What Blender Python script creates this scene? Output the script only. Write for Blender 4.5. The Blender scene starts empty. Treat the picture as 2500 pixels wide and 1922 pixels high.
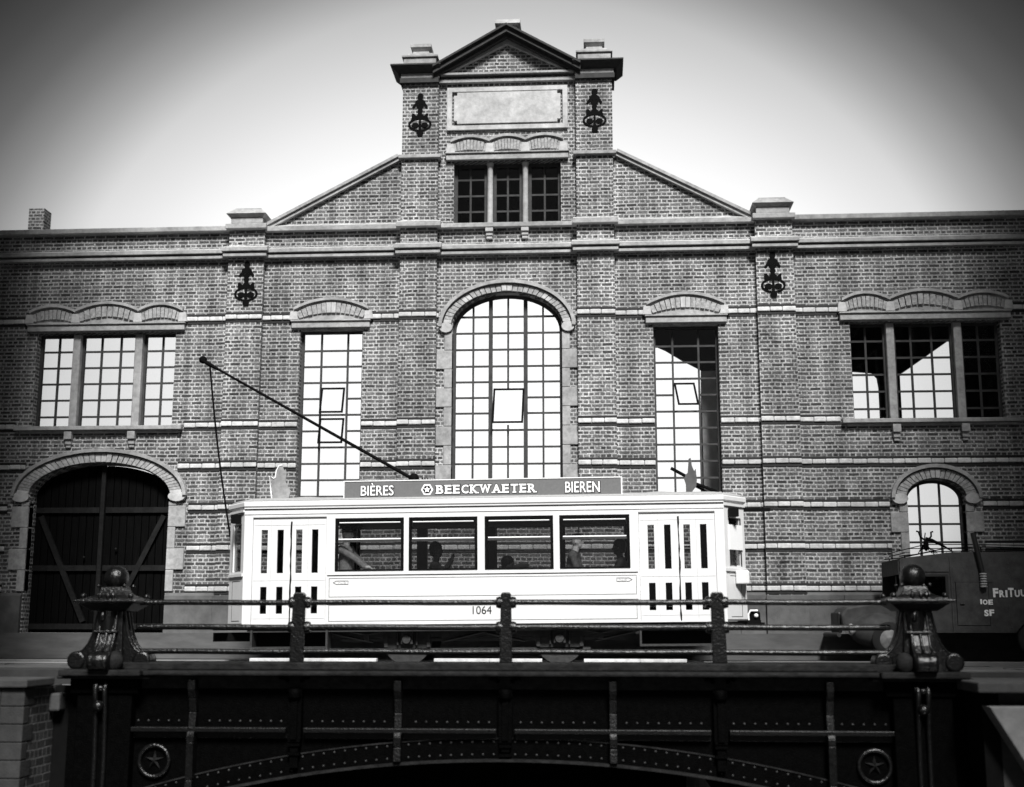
import bpy, bmesh, math, random
from mathutils import Vector, Matrix
random.seed(7)
R = math.radians
scene = bpy.context.scene
C = scene.collection

# ------------------------------------------------------------------ camera
cam_d = bpy.data.cameras.new('camera'); cam = bpy.data.objects.new('camera', cam_d); C.objects.link(cam)
yaw, pitch, roll = R(3.79), R(10.35), R(.05)
F = Vector((-math.sin(yaw)*math.cos(pitch), math.cos(yaw)*math.cos(pitch), math.sin(pitch)))
Rt = Vector((math.cos(yaw), math.sin(yaw), 0)); Up = Rt.cross(F)
R2 = Rt*math.cos(roll)+Up*math.sin(roll); U2 = Up*math.cos(roll)-Rt*math.sin(roll)
m = Matrix((R2, U2, -F)).transposed().to_4x4(); m.translation = (1.9, 0, .65)
cam.matrix_world = m
cam_d.sensor_width = 36; cam_d.lens = 36*3100/2500; cam_d.clip_end = 3000; cam_d.clip_start = .1
cam_d.dof.use_dof = True; cam_d.dof.focus_distance = 25.2; cam_d.dof.aperture_fstop = .5
scene.camera = cam

# ------------------------------------------------------------------ sky and sun
SUN_EL, SUN_AZ = R(46), R(11)          # azimuth measured from behind the viewer towards the right
w = bpy.data.worlds.new('World'); scene.world = w; w.use_nodes = True
nt = w.node_tree; nt.nodes.clear(); N = nt.nodes.new; L = nt.links.new
out = N('ShaderNodeOutputWorld'); bg = N('ShaderNodeBackground'); L(bg.outputs[0], out.inputs[0])
sky = N('ShaderNodeTexSky'); sky.sky_type = 'NISHITA'; sky.sun_disc = False
sky.sun_elevation = SUN_EL; sky.sun_rotation = math.pi-SUN_AZ
bw = N('ShaderNodeRGBToBW'); L(sky.outputs[0], bw.inputs[0])
tc = N('ShaderNodeTexCoord')
def dotn(v):
    n = N('ShaderNodeVectorMath'); n.operation = 'DOT_PRODUCT'; L(tc.outputs['Generated'], n.inputs[0]); n.inputs[1].default_value = v
    return n.outputs['Value']
def mth(op, a, b=None, clamp=False):
    n = N('ShaderNodeMath'); n.operation = op; n.use_clamp = clamp
    for i, x in enumerate((a, b)):
        if x is None: continue
        if isinstance(x, (int, float)): n.inputs[i].default_value = x
        else: L(x, n.inputs[i])
    return n.outputs[0]
# a bright break in a dark overcast, low in the sky behind the depot
ge, ga = R(10.4), R(3.8)
gf = Vector((-math.sin(ga)*math.cos(ge), math.cos(ga)*math.cos(ge), math.sin(ge)))
gr = Vector((math.cos(ga), math.sin(ga), 0)); gu = gr.cross(gf)
dx, dy, dz = dotn(gr), dotn(gf), dotn(gu)
dys = mth('MAXIMUM', dy, .05)
rx = mth('DIVIDE', mth('DIVIDE', dx, dys), .403); rz = mth('DIVIDE', mth('DIVIDE', dz, dys), .344)
rr = mth('SQRT', mth('ADD', mth('MULTIPLY', rx, rx), mth('MULTIPLY', rz, rz)))
ramp = N('ShaderNodeValToRGB'); L(mth('DIVIDE', rr, 2.0), ramp.inputs[0])
cr = ramp.color_ramp; cr.interpolation = 'LINEAR'
SKY_STOPS = [(0, 1.3), (.25, 1.15), (.30, 1.08), (.35, .99), (.40, .87), (.45, .76), (.5, .47), (.54, .29), (.58, .165), (.625, .10), (.6725, .062), (.75, .035), (1, .025)]
EXPO = 2.25
SKY_GAIN = 2**-EXPO
cr.elements[0].position, cr.elements[1].position = 0, 1
for i, (p, v) in enumerate(SKY_STOPS):
    e = cr.elements[0] if i == 0 else cr.elements[-1] if i == len(SKY_STOPS)-1 else cr.elements.new(p)
    e.position = p; e.color = (v/2, v/2, v/2, 1)
gfal = mth('SUBTRACT', 1.0, mth('MULTIPLY', mth('MAXIMUM', mth('SUBTRACT', rz, .40), 0.0), .60), True)
front = mth('MULTIPLY', mth('MULTIPLY', ramp.outputs[0], gfal), 2.0*SKY_GAIN)
mixf = mth('MULTIPLY', mth('SUBTRACT', dy, .15), 2.0, True)
back_ = mth('MULTIPLY', bw.outputs[0], .006)
tot = mth('ADD', mth('MULTIPLY', front, mixf), mth('MULTIPLY', back_, mth('SUBTRACT', 1.0, mixf)))
L(tot, bg.inputs['Strength']); bg.inputs['Color'].default_value = (1, 1, 1, 1)

sd = bpy.data.lights.new('sun', 'SUN'); sun = bpy.data.objects.new('sun', sd); C.objects.link(sun)
sd.energy = 1.5; sd.angle = R(13); sd.color = (1, .995, .985)
sdir = Vector((math.sin(SUN_AZ)*math.cos(SUN_EL), -math.cos(SUN_AZ)*math.cos(SUN_EL), math.sin(SUN_EL)))
sun.rotation_euler = sdir.to_track_quat('Z', 'Y').to_euler()
scene.view_settings.view_transform = 'Standard'; scene.view_settings.look = 'None'
scene.view_settings.exposure = EXPO; scene.view_settings.gamma = 1
scene.cycles.max_bounces = 8; scene.cycles.transparent_max_bounces = 24
scene.cycles.use_denoising = True

# ------------------------------------------------------------------ materials
def mat(name, base, rough=.8, metal=0., noise=.25, nscale=6., bump=0., bscale=40., spec=.4, stain=0., stretch=(1, 1, 1)):
    m = bpy.data.materials.new(name); m.use_nodes = True
    t = m.node_tree; b = t.nodes['Principled BSDF']; l = t.links.new
    b.inputs['Roughness'].default_value = rough; b.inputs['Metallic'].default_value = metal
    b.inputs['Specular IOR Level'].default_value = spec
    tc = t.nodes.new('ShaderNodeTexCoord'); mp = t.nodes.new('ShaderNodeMapping'); l(tc.outputs['Object'], mp.inputs[0]); mp.inputs['Scale'].default_value = stretch
    n1 = t.nodes.new('ShaderNodeTexNoise'); n1.inputs['Scale'].default_value = nscale; n1.inputs['Detail'].default_value = 8; n1.inputs['Roughness'].default_value = .65
    l(mp.outputs[0], n1.inputs['Vector'])
    rp = t.nodes.new('ShaderNodeMapRange'); l(n1.outputs['Fac'], rp.inputs[0])
    rp.inputs[1].default_value = .3; rp.inputs[2].default_value = .7; rp.inputs[3].default_value = base*(1-noise); rp.inputs[4].default_value = base*(1+noise)
    v = rp.outputs[0]
    if stain:
        n2 = t.nodes.new('ShaderNodeTexNoise'); n2.inputs['Scale'].default_value = .9; n2.inputs['Detail'].default_value = 6; l(mp.outputs[0], n2.inputs['Vector'])
        r2 = t.nodes.new('ShaderNodeMapRange'); l(n2.outputs['Fac'], r2.inputs[0]); r2.inputs[1].default_value = .42; r2.inputs[2].default_value = .68; r2.inputs[3].default_value = 1; r2.inputs[4].default_value = 1-stain
        mm = t.nodes.new('ShaderNodeMath'); mm.operation = 'MULTIPLY'; l(v, mm.inputs[0]); l(r2.outputs[0], mm.inputs[1]); v = mm.outputs[0]
    cc = t.nodes.new('ShaderNodeCombineColor')
    for i in range(3): l(v, cc.inputs[i])
    l(cc.outputs[0], b.inputs['Base Color'])
    if bump:
        n3 = t.nodes.new('ShaderNodeTexNoise'); n3.inputs['Scale'].default_value = bscale; n3.inputs['Detail'].default_value = 6; l(mp.outputs[0], n3.inputs['Vector'])
        bp = t.nodes.new('ShaderNodeBump'); bp.inputs['Strength'].default_value = bump; bp.inputs['Distance'].default_value = .02
        l(n3.outputs['Fac'], bp.inputs['Height']); l(bp.outputs[0], b.inputs['Normal'])
    return m

def brick(name, lo, hi, mortar, bw=.24, rh=.0835, ms=.011, bump=.9, dist=.02):
    m = bpy.data.materials.new(name); m.use_nodes = True
    t = m.node_tree; b = t.nodes['Principled BSDF']; l = t.links.new; n = t.nodes.new
    b.inputs['Roughness'].default_value = .9; b.inputs['Specular IOR Level'].default_value = .2
    tc = n('ShaderNodeTexCoord'); sx = n('ShaderNodeSeparateXYZ'); l(tc.outputs['Object'], sx.inputs[0])
    ad = n('ShaderNodeMath'); ad.operation = 'ADD'; l(sx.outputs[0], ad.inputs[0]); l(sx.outputs[1], ad.inputs[1])
    # a little waviness so the courses are not ruler straight
    wv = n('ShaderNodeTexNoise'); wv.inputs['Scale'].default_value = 2.5; wv.inputs['Detail'].default_value = 3; l(tc.outputs['Object'], wv.inputs['Vector'])
    wm = n('ShaderNodeMath'); wm.operation = 'MULTIPLY_ADD'; l(wv.outputs['Fac'], wm.inputs[0]); wm.inputs[1].default_value = .03; l(sx.outputs[2], wm.inputs[2])
    cb = n('ShaderNodeCombineXYZ'); l(ad.outputs[0], cb.inputs[0]); l(wm.outputs[0], cb.inputs[1])
    bt = n('ShaderNodeTexBrick'); l(cb.outputs[0], bt.inputs['Vector'])
    bt.offset = .5; bt.offset_frequency = 2; bt.squash = .5; bt.squash_frequency = 2
    bt.inputs['Scale'].default_value = 1; bt.inputs['Brick Width'].default_value = bw; bt.inputs['Row Height'].default_value = rh
    bt.inputs['Mortar Size'].default_value = ms; bt.inputs['Mortar Smooth'].default_value = .25; bt.inputs['Bias'].default_value = 0
    bt.inputs['Color1'].default_value = (lo, lo, lo, 1); bt.inputs['Color2'].default_value = (hi, hi, hi, 1); bt.inputs['Mortar'].default_value = (mortar,)*3+(1,)
    ns = n('ShaderNodeTexNoise'); ns.inputs['Scale'].default_value = 1.1; ns.inputs['Detail'].default_value = 9; ns.inputs['Roughness'].default_value = .7; l(tc.outputs['Object'], ns.inputs['Vector'])
    mr = n('ShaderNodeMapRange'); l(ns.outputs['Fac'], mr.inputs[0]); mr.inputs[1].default_value = .3; mr.inputs[2].default_value = .7; mr.inputs[3].default_value = .5; mr.inputs[4].default_value = 1.3
    nf = n('ShaderNodeTexNoise'); nf.inputs['Scale'].default_value = 30; nf.inputs['Detail'].default_value = 4; l(tc.outputs['Object'], nf.inputs['Vector'])
    mf = n('ShaderNodeMapRange'); l(nf.outputs['Fac'], mf.inputs[0]); mf.inputs[1].default_value = .3; mf.inputs[2].default_value = .7; mf.inputs[3].default_value = .6; mf.inputs[4].default_value = 1.3
    sm = n('ShaderNodeMapping'); sm.inputs['Scale'].default_value = (3.2, 3.2, .22); l(tc.outputs['Object'], sm.inputs[0])
    sn = n('ShaderNodeTexNoise'); sn.inputs['Scale'].default_value = 1.0; sn.inputs['Detail'].default_value = 5; sn.inputs['Roughness'].default_value = .6; l(sm.outputs[0], sn.inputs['Vector'])
    sr = n('ShaderNodeMapRange'); l(sn.outputs['Fac'], sr.inputs[0]); sr.inputs[1].default_value = .35; sr.inputs[2].default_value = .62; sr.inputs[3].default_value = 1.12; sr.inputs[4].default_value = .66
    m0 = n('ShaderNodeMath'); m0.operation = 'MULTIPLY'; l(mr.outputs[0], m0.inputs[0]); l(sr.outputs[0], m0.inputs[1])
    mu = n('ShaderNodeMath'); mu.operation = 'MULTIPLY'; l(m0.outputs[0], mu.inputs[0]); l(mf.outputs[0], mu.inputs[1])
    vm = n('ShaderNodeVectorMath'); vm.operation = 'SCALE'; l(bt.outputs['Color'], vm.inputs[0]); l(mu.outputs[0], vm.inputs['Scale'])
    l(vm.outputs[0], b.inputs['Base Color'])
    h = n('ShaderNodeMath'); h.operation = 'MULTIPLY_ADD'; l(bt.outputs['Fac'], h.inputs[0]); h.inputs[1].default_value = -1; 
    hn = n('ShaderNodeMath'); hn.operation = 'MULTIPLY'; l(nf.outputs['Fac'], hn.inputs[0]); hn.inputs[1].default_value = .5; l(hn.outputs[0], h.inputs[2])
    bp = n('ShaderNodeBump'); bp.inputs['Strength'].default_value = bump; bp.inputs['Distance'].default_value = dist
    l(h.outputs[0], bp.inputs['Height']); l(bp.outputs[0], b.inputs['Normal'])
    return m

M = {}
M['brick'] = brick('brick', .055, .20, .47, ms=.018, bump=1.0, dist=.05)
M['brick_dark'] = brick('brick_dark', .03, .07, .12, .26, .11, .012)
M['stone'] = mat('stone', .34, .85, noise=.3, nscale=9, bump=.3, stain=.35)
M['pale_stone'] = mat('pale_stone', .56, .8, noise=.28, nscale=9, bump=.35, bscale=25, stain=.35)
M['arch_brick'] = mat('arch_brick', .3, .85, noise=.45, nscale=16, bump=.3)
M['panel_stone'] = mat('panel_stone', .46, .85, noise=.24, nscale=7, bump=.25, bscale=20, stain=.3)
M['grey_stone'] = mat('grey_stone', .11, .85, noise=.25, nscale=5, bump=.3, stain=.4)
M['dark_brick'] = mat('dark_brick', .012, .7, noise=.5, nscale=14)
M['lead_shade'] = mat('lead_shade', .04, .6, spec=.1, noise=.3, nscale=10)  # dark grey: shade of the cornice mouldings put into the colour; also house roofs
M['iron'] = mat('iron', .004, .7, noise=.3, spec=.03)
M['bar'] = mat('bar', .05, .7, noise=.3, spec=.1)
M['wood'] = mat('wood', .002, .65, spec=.05, noise=.6, nscale=5, stretch=(10, 1, .6), bump=.3)
M['wood_light'] = mat('wood_light', .011, .7, noise=.4, nscale=8, spec=.1)
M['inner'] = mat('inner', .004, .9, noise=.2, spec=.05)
M['plaster'] = mat('plaster', .5, .9, noise=.2)
M['tram_white'] = mat('tram_white', .68, .35, noise=.045, nscale=7, bump=.03, bscale=60, spec=.5, stain=.05)
M['tram_line'] = mat('tram_line', .10, .5, noise=.3, nscale=20)
M['tram_grey'] = mat('tram_grey', .5, .5, noise=.1)  # mid grey for door grooves, door headers and arrow lettering
M['roof_canvas'] = mat('roof_canvas', .34, .95, noise=.3, nscale=40, bump=.5, bscale=60)
M['black'] = mat('black', .004, .5, noise=.3, spec=.06)
M['underframe'] = mat('underframe', .025, .6, noise=.5, nscale=9, bump=.3)
M['chrome'] = mat('chrome', .75, .25, metal=.6, noise=.1)
M['sign'] = mat('sign', .13, .55, noise=.12, nscale=30)
M['white_paint'] = mat('white_paint', .85, .5, noise=.03)
M['coat'] = mat('coat', .36, .8, noise=.3, nscale=20)
M['grey_coat'] = mat('grey_coat', .14, .8, noise=.4, nscale=16)
M['dark_coat'] = mat('dark_coat', .015, .8, noise=.3)
M['mid_coat'] = mat('mid_coat', .07, .8, noise=.3)
M['skin'] = mat('skin', .8, .6, noise=.08)
M['dark_skin'] = mat('dark_skin', .05, .6, noise=.1)
M['bridge_trim'] = mat('bridge_trim', .004, .36, noise=.6, nscale=14, bump=.5, bscale=30, spec=.16)
M['bridge'] = mat('bridge', .0009, .6, noise=.6, nscale=12, bump=.55, bscale=50, spec=.02)
M['bridge_toplit'] = mat('bridge_toplit', .014, .7, noise=.6, nscale=10, bump=.6, bscale=60, spec=.06, stretch=(.6, 1, 1))  # top surfaces painted paler, standing in for light from above
M['rail_iron'] = mat('rail_iron', .003, .30, noise=.7, nscale=18, bump=.55, bscale=30, spec=.42)
M['van'] = mat('van', .055, .6, noise=.35, nscale=5, bump=.2, bscale=40, spec=.12, stain=.3)
M['van_dark'] = mat('van_dark', .012, .5, noise=.2)
M['rubber'] = mat('rubber', .012, .9)
M['paint_letter'] = mat('paint_letter', .75, .7, noise=.2, nscale=20)
M['asphalt'] = mat('asphalt', .022, .9, noise=.35, nscale=3, bump=.3, bscale=50, stain=.3)
M['pavement'] = mat('pavement', .10, .9, noise=.25, nscale=3, bump=.2, stain=.3, stretch=(.5, 1, 2))
M['gap_white'] = mat('gap_white', .62, .8, noise=.3, nscale=7, bump=.3, stain=.3)
M['rail_steel'] = mat('rail_steel', .55, .35, metal=.7, noise=.2, nscale=10, stretch=(.3, 1, 1))
M['setts'] = mat('setts', .065, .8, noise=.8, nscale=3, bump=.4, bscale=30, stretch=(.25, 5, 1))
M['soil'] = mat('soil', .05, .95, noise=.4, nscale=2)

def glass_mat(name, tint=.95, refl=.06):
    m = bpy.data.materials.new(name); m.use_nodes = True; t = m.node_tree; t.nodes.clear(); n = t.nodes.new; l = t.links.new
    o = n('ShaderNodeOutputMaterial'); mx = n('ShaderNodeMixShader'); tr = n('ShaderNodeBsdfTransparent'); gl = n('ShaderNodeBsdfGlossy')
    tr.inputs[0].default_value = (tint,)*3+(1,); gl.inputs['Roughness'].default_value = .02; gl.inputs[0].default_value = (1, 1, 1, 1)
    fr = n('ShaderNodeFresnel'); fr.inputs[0].default_value = 1.45
    sc = n('ShaderNodeMath'); sc.operation = 'MULTIPLY'; l(fr.outputs[0], sc.inputs[0]); sc.inputs[1].default_value = refl/.04
    sc.use_clamp = True
    l(sc.outputs[0], mx.inputs[0]); l(tr.outputs[0], mx.inputs[1]); l(gl.outputs[0], mx.inputs[2]); l(mx.outputs[0], o.inputs[0])
    return m
M['glass'] = glass_mat('glass', .96, .02)
M['tinted_glass'] = glass_mat('tinted_glass', .93, .02)  # slightly darker tint for the wing windows and right arched window
M['tram_glass'] = glass_mat('tram_glass', .6, .03); M['clear_glass'] = glass_mat('clear_glass', .88, .03)
mw = bpy.data.materials.new('water'); mw.use_nodes = True
b = mw.node_tree.nodes['Principled BSDF']; b.inputs['Base Color'].default_value = (.02, .02, .02, 1); b.inputs['Roughness'].default_value = .12
nw = mw.node_tree.nodes.new('ShaderNodeTexNoise'); nw.inputs['Scale'].default_value = 2.2
bw_ = mw.node_tree.nodes.new('ShaderNodeBump'); bw_.inputs['Strength'].default_value = .3; mw.node_tree.links.new(nw.outputs['Fac'], bw_.inputs['Height']); mw.node_tree.links.new(bw_.outputs[0], b.inputs['Normal'])
M['water'] = mw

# ------------------------------------------------------------------ mesh helpers
class MB:
    def __init__(s): s.v, s.f, s.sm = [], [], []
    def add(s, vs, fs, smooth=False):
        k = len(s.v); s.v += [tuple(p) for p in vs]; s.f += [tuple(i+k for i in f) for f in fs]; s.sm += [smooth]*len(fs); return s
    def box(s, x0, x1, y0, y1, z0, z1):
        vs = [(x, y, z) for x in (x0, x1) for y in (y0, y1) for z in (z0, z1)]
        return s.add(vs, [(0, 1, 3, 2), (4, 6, 7, 5), (0, 4, 5, 1), (2, 3, 7, 6), (0, 2, 6, 4), (1, 5, 7, 3)])
    def hexa(s, a, b):           # two quads of 4 points
        return s.add(list(a)+list(b), [(3, 2, 1, 0), (4, 5, 6, 7), (0, 1, 5, 4), (1, 2, 6, 5), (2, 3, 7, 6), (3, 0, 4, 7)])
    def prism(s, pts, y0, y1):   # polygon in x,z extruded along y (convex or simple)
        n = len(pts); vs = [(x, y0, z) for x, z in pts]+[(x, y1, z) for x, z in pts]
        return s.add(vs, [tuple(range(n)), tuple(range(2*n-1, n-1, -1))]+[(i, i+n, (i+1) % n+n, (i+1) % n) for i in range(n)])
    def prismx(s, pts, x0, x1):  # polygon in y,z extruded along x
        n = len(pts); vs = [(x0, y, z) for y, z in pts]+[(x1, y, z) for y, z in pts]
        return s.add(vs, [tuple(range(n)), tuple(range(2*n-1, n-1, -1))]+[(i, i+n, (i+1) % n+n, (i+1) % n) for i in range(n)])
    def tube(s, pts, r, n=8, caps=True):
        pts = [Vector(p) for p in pts]; rs = r if isinstance(r, (list, tuple)) else [r]*len(pts)
        rings = []; prev = None
        for i, p in enumerate(pts):
            d = (pts[min(i+1, len(pts)-1)]-pts[max(i-1, 0)]).normalized()
            if prev is None:
                u = d.orthogonal().normalized()
            else:
                u = (prev-d*prev.dot(d)).normalized()
            prev = u; v = d.cross(u)
            rings.append([p+(u*math.cos(a)+v*math.sin(a))*rs[i] for a in [2*math.pi*j/n for j in range(n)]])
        vs = [q for r_ in rings for q in r_]; fs = []
        for i in range(len(pts)-1):
            for j in range(n): fs.append((i*n+j, i*n+(j+1) % n, (i+1)*n+(j+1) % n, (i+1)*n+j))
        s.add(vs, fs, True)
        if caps: s.add(rings[0], [tuple(range(n-1, -1, -1))]); s.add(rings[-1], [tuple(range(n))])
        return s
    def lathe(s, prof, c, axis='z', n=24, smooth=True):   # prof: (radius, along)
        vs = []
        for r, h in prof:
            for j in range(n):
                a = 2*math.pi*j/n; ca, sa = r*math.cos(a), r*math.sin(a)
                p = (ca, sa, h) if axis == 'z' else (ca, h, sa) if axis == 'y' else (h, ca, sa)
                vs.append((p[0]+c[0], p[1]+c[1], p[2]+c[2]))
        fs = [(i*n+j, i*n+(j+1) % n, (i+1)*n+(j+1) % n, (i+1)*n+j) for i in range(len(prof)-1) for j in range(n)]
        s.add(vs, fs, smooth)
        s.add(vs[:n], [tuple(range(n))]); s.add(vs[-n:], [tuple(range(n))])
        return s
    def ball(s, c, r, n=16, m=10, sc=(1, 1, 1)):
        vs = []; fs = []
        for i in range(m+1):
            t = math.pi*i/m
            for j in range(n):
                a = 2*math.pi*j/n
                vs.append((c[0]+r*sc[0]*math.sin(t)*math.cos(a), c[1]+r*sc[1]*math.sin(t)*math.sin(a), c[2]+r*sc[2]*math.cos(t)))
        for i in range(m):
            for j in range(n): fs.append((i*n+j, i*n+(j+1) % n, (i+1)*n+(j+1) % n, (i+1)*n+j))
        return s.add(vs, fs, True)
    def plate(s, outline, holes, y0, y1, cut=None):
        cu = bpy.data.curves.new('tmp', 'CURVE'); cu.dimensions = '2D'; cu.fill_mode = 'BOTH'; cu.extrude = abs(y1-y0)/2
        for lp in [outline]+list(holes):
            sp = cu.splines.new('POLY'); sp.points.add(len(lp)-1); sp.use_cyclic_u = True
            for p, q in zip(sp.points, lp): p.co = (q[0], q[1], 0, 1)
        ob = bpy.data.objects.new('tmp', cu); me = bpy.data.meshes.new_from_object(ob)
        yc = (y0+y1)/2
        s.add([(v.co.x, yc-v.co.z, v.co.y) for v in me.vertices], [tuple(p.vertices) for p in me.polygons])
        bpy.data.objects.remove(ob); bpy.data.curves.remove(cu); bpy.data.meshes.remove(me)
        return s
    def text(s, t, x0, x1, z0, z1, y, thick=.006, off=0., shear=0.):
        cu = bpy.data.curves.new('tmp', 'FONT'); cu.body = t; cu.extrude = .5; cu.offset = off; cu.resolution_u = 4; cu.shear = shear
        ob = bpy.data.objects.new('tmp', cu); me = bpy.data.meshes.new_from_object(ob)
        xs = [v.co.x for v in me.vertices]; zs = [v.co.y for v in me.vertices]
        a, b_, c, d = min(xs), max(xs), min(zs), max(zs)
        s.add([(x0+(v.co.x-a)/(b_-a)*(x1-x0), y-v.co.z*thick, z0+(v.co.y-c)/(d-c)*(z1-z0)) for v in me.vertices], [tuple(p.vertices) for p in me.polygons])
        bpy.data.objects.remove(ob); bpy.data.curves.remove(cu); bpy.data.meshes.remove(me)
        return s

def obj(name, mb, m, parent=None, bevel=0, label=None, loc=None):
    me = bpy.data.meshes.new(name); me.from_pydata(mb.v, [], mb.f); me.validate()
    bm = bmesh.new(); bm.from_mesh(me); bmesh.ops.recalc_face_normals(bm, faces=bm.faces[:]); bm.to_mesh(me); bm.free()
    if len(me.polygons) == len(mb.sm): me.polygons.foreach_set('use_smooth', mb.sm)
    me.materials.append(M[m] if isinstance(m, str) else m)
    o = bpy.data.objects.new(name, me); C.objects.link(o)
    if parent is not None: o.parent = parent
    if loc: o.location = loc
    if bevel:
        bv = o.modifiers.new('bevel', 'BEVEL'); bv.width = bevel; bv.segments = 2; bv.limit_method = 'ANGLE'; bv.angle_limit = R(40)
    if label: o['label'] = label
    return o
def tag(o, label, cat, group=None):
    o['label'] = label; o['category'] = cat
    if group: o['group'] = group
    return o
def thing(name, label, cat, loc=(0, 0, 0), rot=(0, 0, 0), group=None):
    o = bpy.data.objects.new(name, None); C.objects.link(o); o.location = loc; o.rotation_euler = rot; o.empty_display_size = .2
    return tag(o, label, cat, group)
def struct(o): o['kind'] = 'structure'; return o
def B(x0, x1, y0, y1, z0, z1): return MB().box(x0, x1, y0, y1, z0, z1)

# ------------------------------------------------------------------ ground and canal
struct(obj('ground', MB().add([(-600, 27.4, -.02), (600, 27.4, -.02), (600, 900, -.02), (-600, 900, -.02)], [(0, 1, 2, 3)]), 'soil'))
struct(obj('street', B(-80, 80, 19.6, 26.4, -.25, -.03), 'asphalt'))
struct(obj('pavement', B(-80, 80, 26.404, 27.4, -.25, .475).box(-80, 80, 26.36, 26.402, -.2, .487), 'pavement'))
struct(obj('water', MB().add([(-80, -60, -3.2), (80, -60, -3.2), (80, 27, -3.2), (-80, 27, -3.2)], [(0, 1, 2, 3)]), 'water'))
pv = MB()
x = -40.
while x < 40:
    l_ = random.uniform(1.4, 3.2)
    for yy, ww in ((19.9, .35), (20.45, .4), (21.15, .42), (21.9, .4)):
        if random.random() < .82: pv.box(x, x+l_-.05, yy, yy+ww, -.03+.002, -.012+random.uniform(-.006, .004))
    x += l_
struct(obj('paved_strip', pv, 'setts'))
kb = MB()  # white strip added to stand in for the bright gap under the tram
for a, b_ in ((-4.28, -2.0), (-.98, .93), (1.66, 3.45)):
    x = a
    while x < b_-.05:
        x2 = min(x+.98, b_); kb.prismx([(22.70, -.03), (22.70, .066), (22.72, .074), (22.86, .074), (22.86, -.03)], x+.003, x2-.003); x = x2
struct(obj('bright_gap_strip', kb, 'gap_white'))
struct(obj('strip_shoulder', B(3.75, 9.5, 22.72, 22.86, -.03, .035), 'pavement'))
tr = thing('tram_track', 'steel rails set into the street in front of the depot', 'rails', (0, 23.65, 0))
for s in (-1, 1):
    rm = MB()
    prof = [(-.035, 0), (.035, 0), (.035, -.03), (.01, -.04), (-.01, -.04), (-.035, -.03)]
    rm.prismx([(s*.72+a, b_) for a, b_ in prof], -60, 60)
    obj('rail', rm, 'rail_steel', tr)

# ------------------------------------------------------------------ the depot
dep = thing('tram_depot', 'grey brick tram depot with stepped gable, tall windows and arched door', 'depot', (0, 27, 0))

def ell(cx, hw, zs, rise, zb, n=24, p=2.0):
    pts = [(cx-hw, zb), (cx+hw, zb)]
    for i in range(n+1):
        a = math.pi*i/n
        pts.append((cx+hw*math.copysign(abs(math.cos(a))**(2/p), math.cos(a)), zs+rise*abs(math.sin(a))**(2/p)))
    return pts
def rect(x0, x1, z0, z1): return [(x0, z0), (x1, z0), (x1, z1), (x0, z1)]
TRI = (7.38, 10.54); NAR = (3.18, 4.58)
holes = [rect(-1.2, 1.2, 9.46, 10.89), rect(-TRI[1], -TRI[0], 4.95, 7.06), rect(TRI[0], TRI[1], 4.95, 7.06),
         rect(-NAR[1], -NAR[0], 3.2, 7.07), rect(NAR[0], NAR[1], 3.2, 7.07),
         ell(0, 1.2, 7.08, .76, 3.2), ell(-8.9, 1.555, 3.42, .71, .482), ell(8.98, .59, 3.28, .38, 1.9)]
outline = [(-16, .478), (16, .478), (16, 9.34), (5.42, 9.34), (5.36, 9.38), (2.43, 10.93), (2.36, 10.93), (2.36, 13.05), (1.62, 13.05), (0, 13.84),
           (-1.62, 13.05), (-2.36, 13.05), (-2.36, 10.93), (-2.43, 10.93), (-5.36, 9.38), (-5.42, 9.34), (-16, 9.34)]
obj('wall', MB().plate(outline, holes, 0, .42), 'brick', dep)
sh = MB()
for s in (-1, 1):
    sh.box(*sorted((s*15.6, s*16)), .42, 7.6, .478, 9.25)
obj('side_wall', sh, 'brick', dep)
rf = MB()
for s in (-1, 1):
    rf.box(*sorted((s*5.4, s*16)), .42, 8, 9.2, 9.32)
    a, b_ = (s*5.4, 9.2), (s*2.3, 10.75)
    rf.hexa([(a[0], .42, a[1]), (b_[0], .42, b_[1]), (b_[0], .42, b_[1]+.12), (a[0], .42, a[1]+.12)], [(a[0], 8, a[1]), (b_[0], 8, b_[1]), (b_[0], 8, b_[1]+.12), (a[0], 8, a[1]+.12)])
rf.box(-2.3, 2.3, .42, 8, 10.88, 11.0)
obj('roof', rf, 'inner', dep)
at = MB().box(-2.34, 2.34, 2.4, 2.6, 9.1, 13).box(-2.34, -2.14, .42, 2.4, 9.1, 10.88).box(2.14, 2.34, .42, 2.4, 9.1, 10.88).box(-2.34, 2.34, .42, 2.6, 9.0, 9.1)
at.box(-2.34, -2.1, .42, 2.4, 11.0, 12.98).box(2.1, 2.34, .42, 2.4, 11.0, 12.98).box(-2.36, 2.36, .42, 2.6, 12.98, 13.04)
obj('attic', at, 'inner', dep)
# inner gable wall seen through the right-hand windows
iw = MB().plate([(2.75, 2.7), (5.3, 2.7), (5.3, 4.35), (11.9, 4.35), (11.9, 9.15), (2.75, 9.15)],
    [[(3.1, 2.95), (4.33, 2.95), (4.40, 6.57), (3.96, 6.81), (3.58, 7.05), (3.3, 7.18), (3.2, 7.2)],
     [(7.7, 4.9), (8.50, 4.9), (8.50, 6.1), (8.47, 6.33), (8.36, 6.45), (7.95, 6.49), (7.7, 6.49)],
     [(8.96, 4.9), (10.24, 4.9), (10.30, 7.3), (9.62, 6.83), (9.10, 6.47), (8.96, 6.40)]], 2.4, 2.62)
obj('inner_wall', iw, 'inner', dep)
obj('inner_pier', B(4.32, 4.9, 1.55, 1.7, 3.0, 6.35), 'plaster', dep)
ch = B(-12.28, -11.88, 2.8, 3.2, 9.32, 10.98)
obj('chimney', ch, 'brick', dep)

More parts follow.
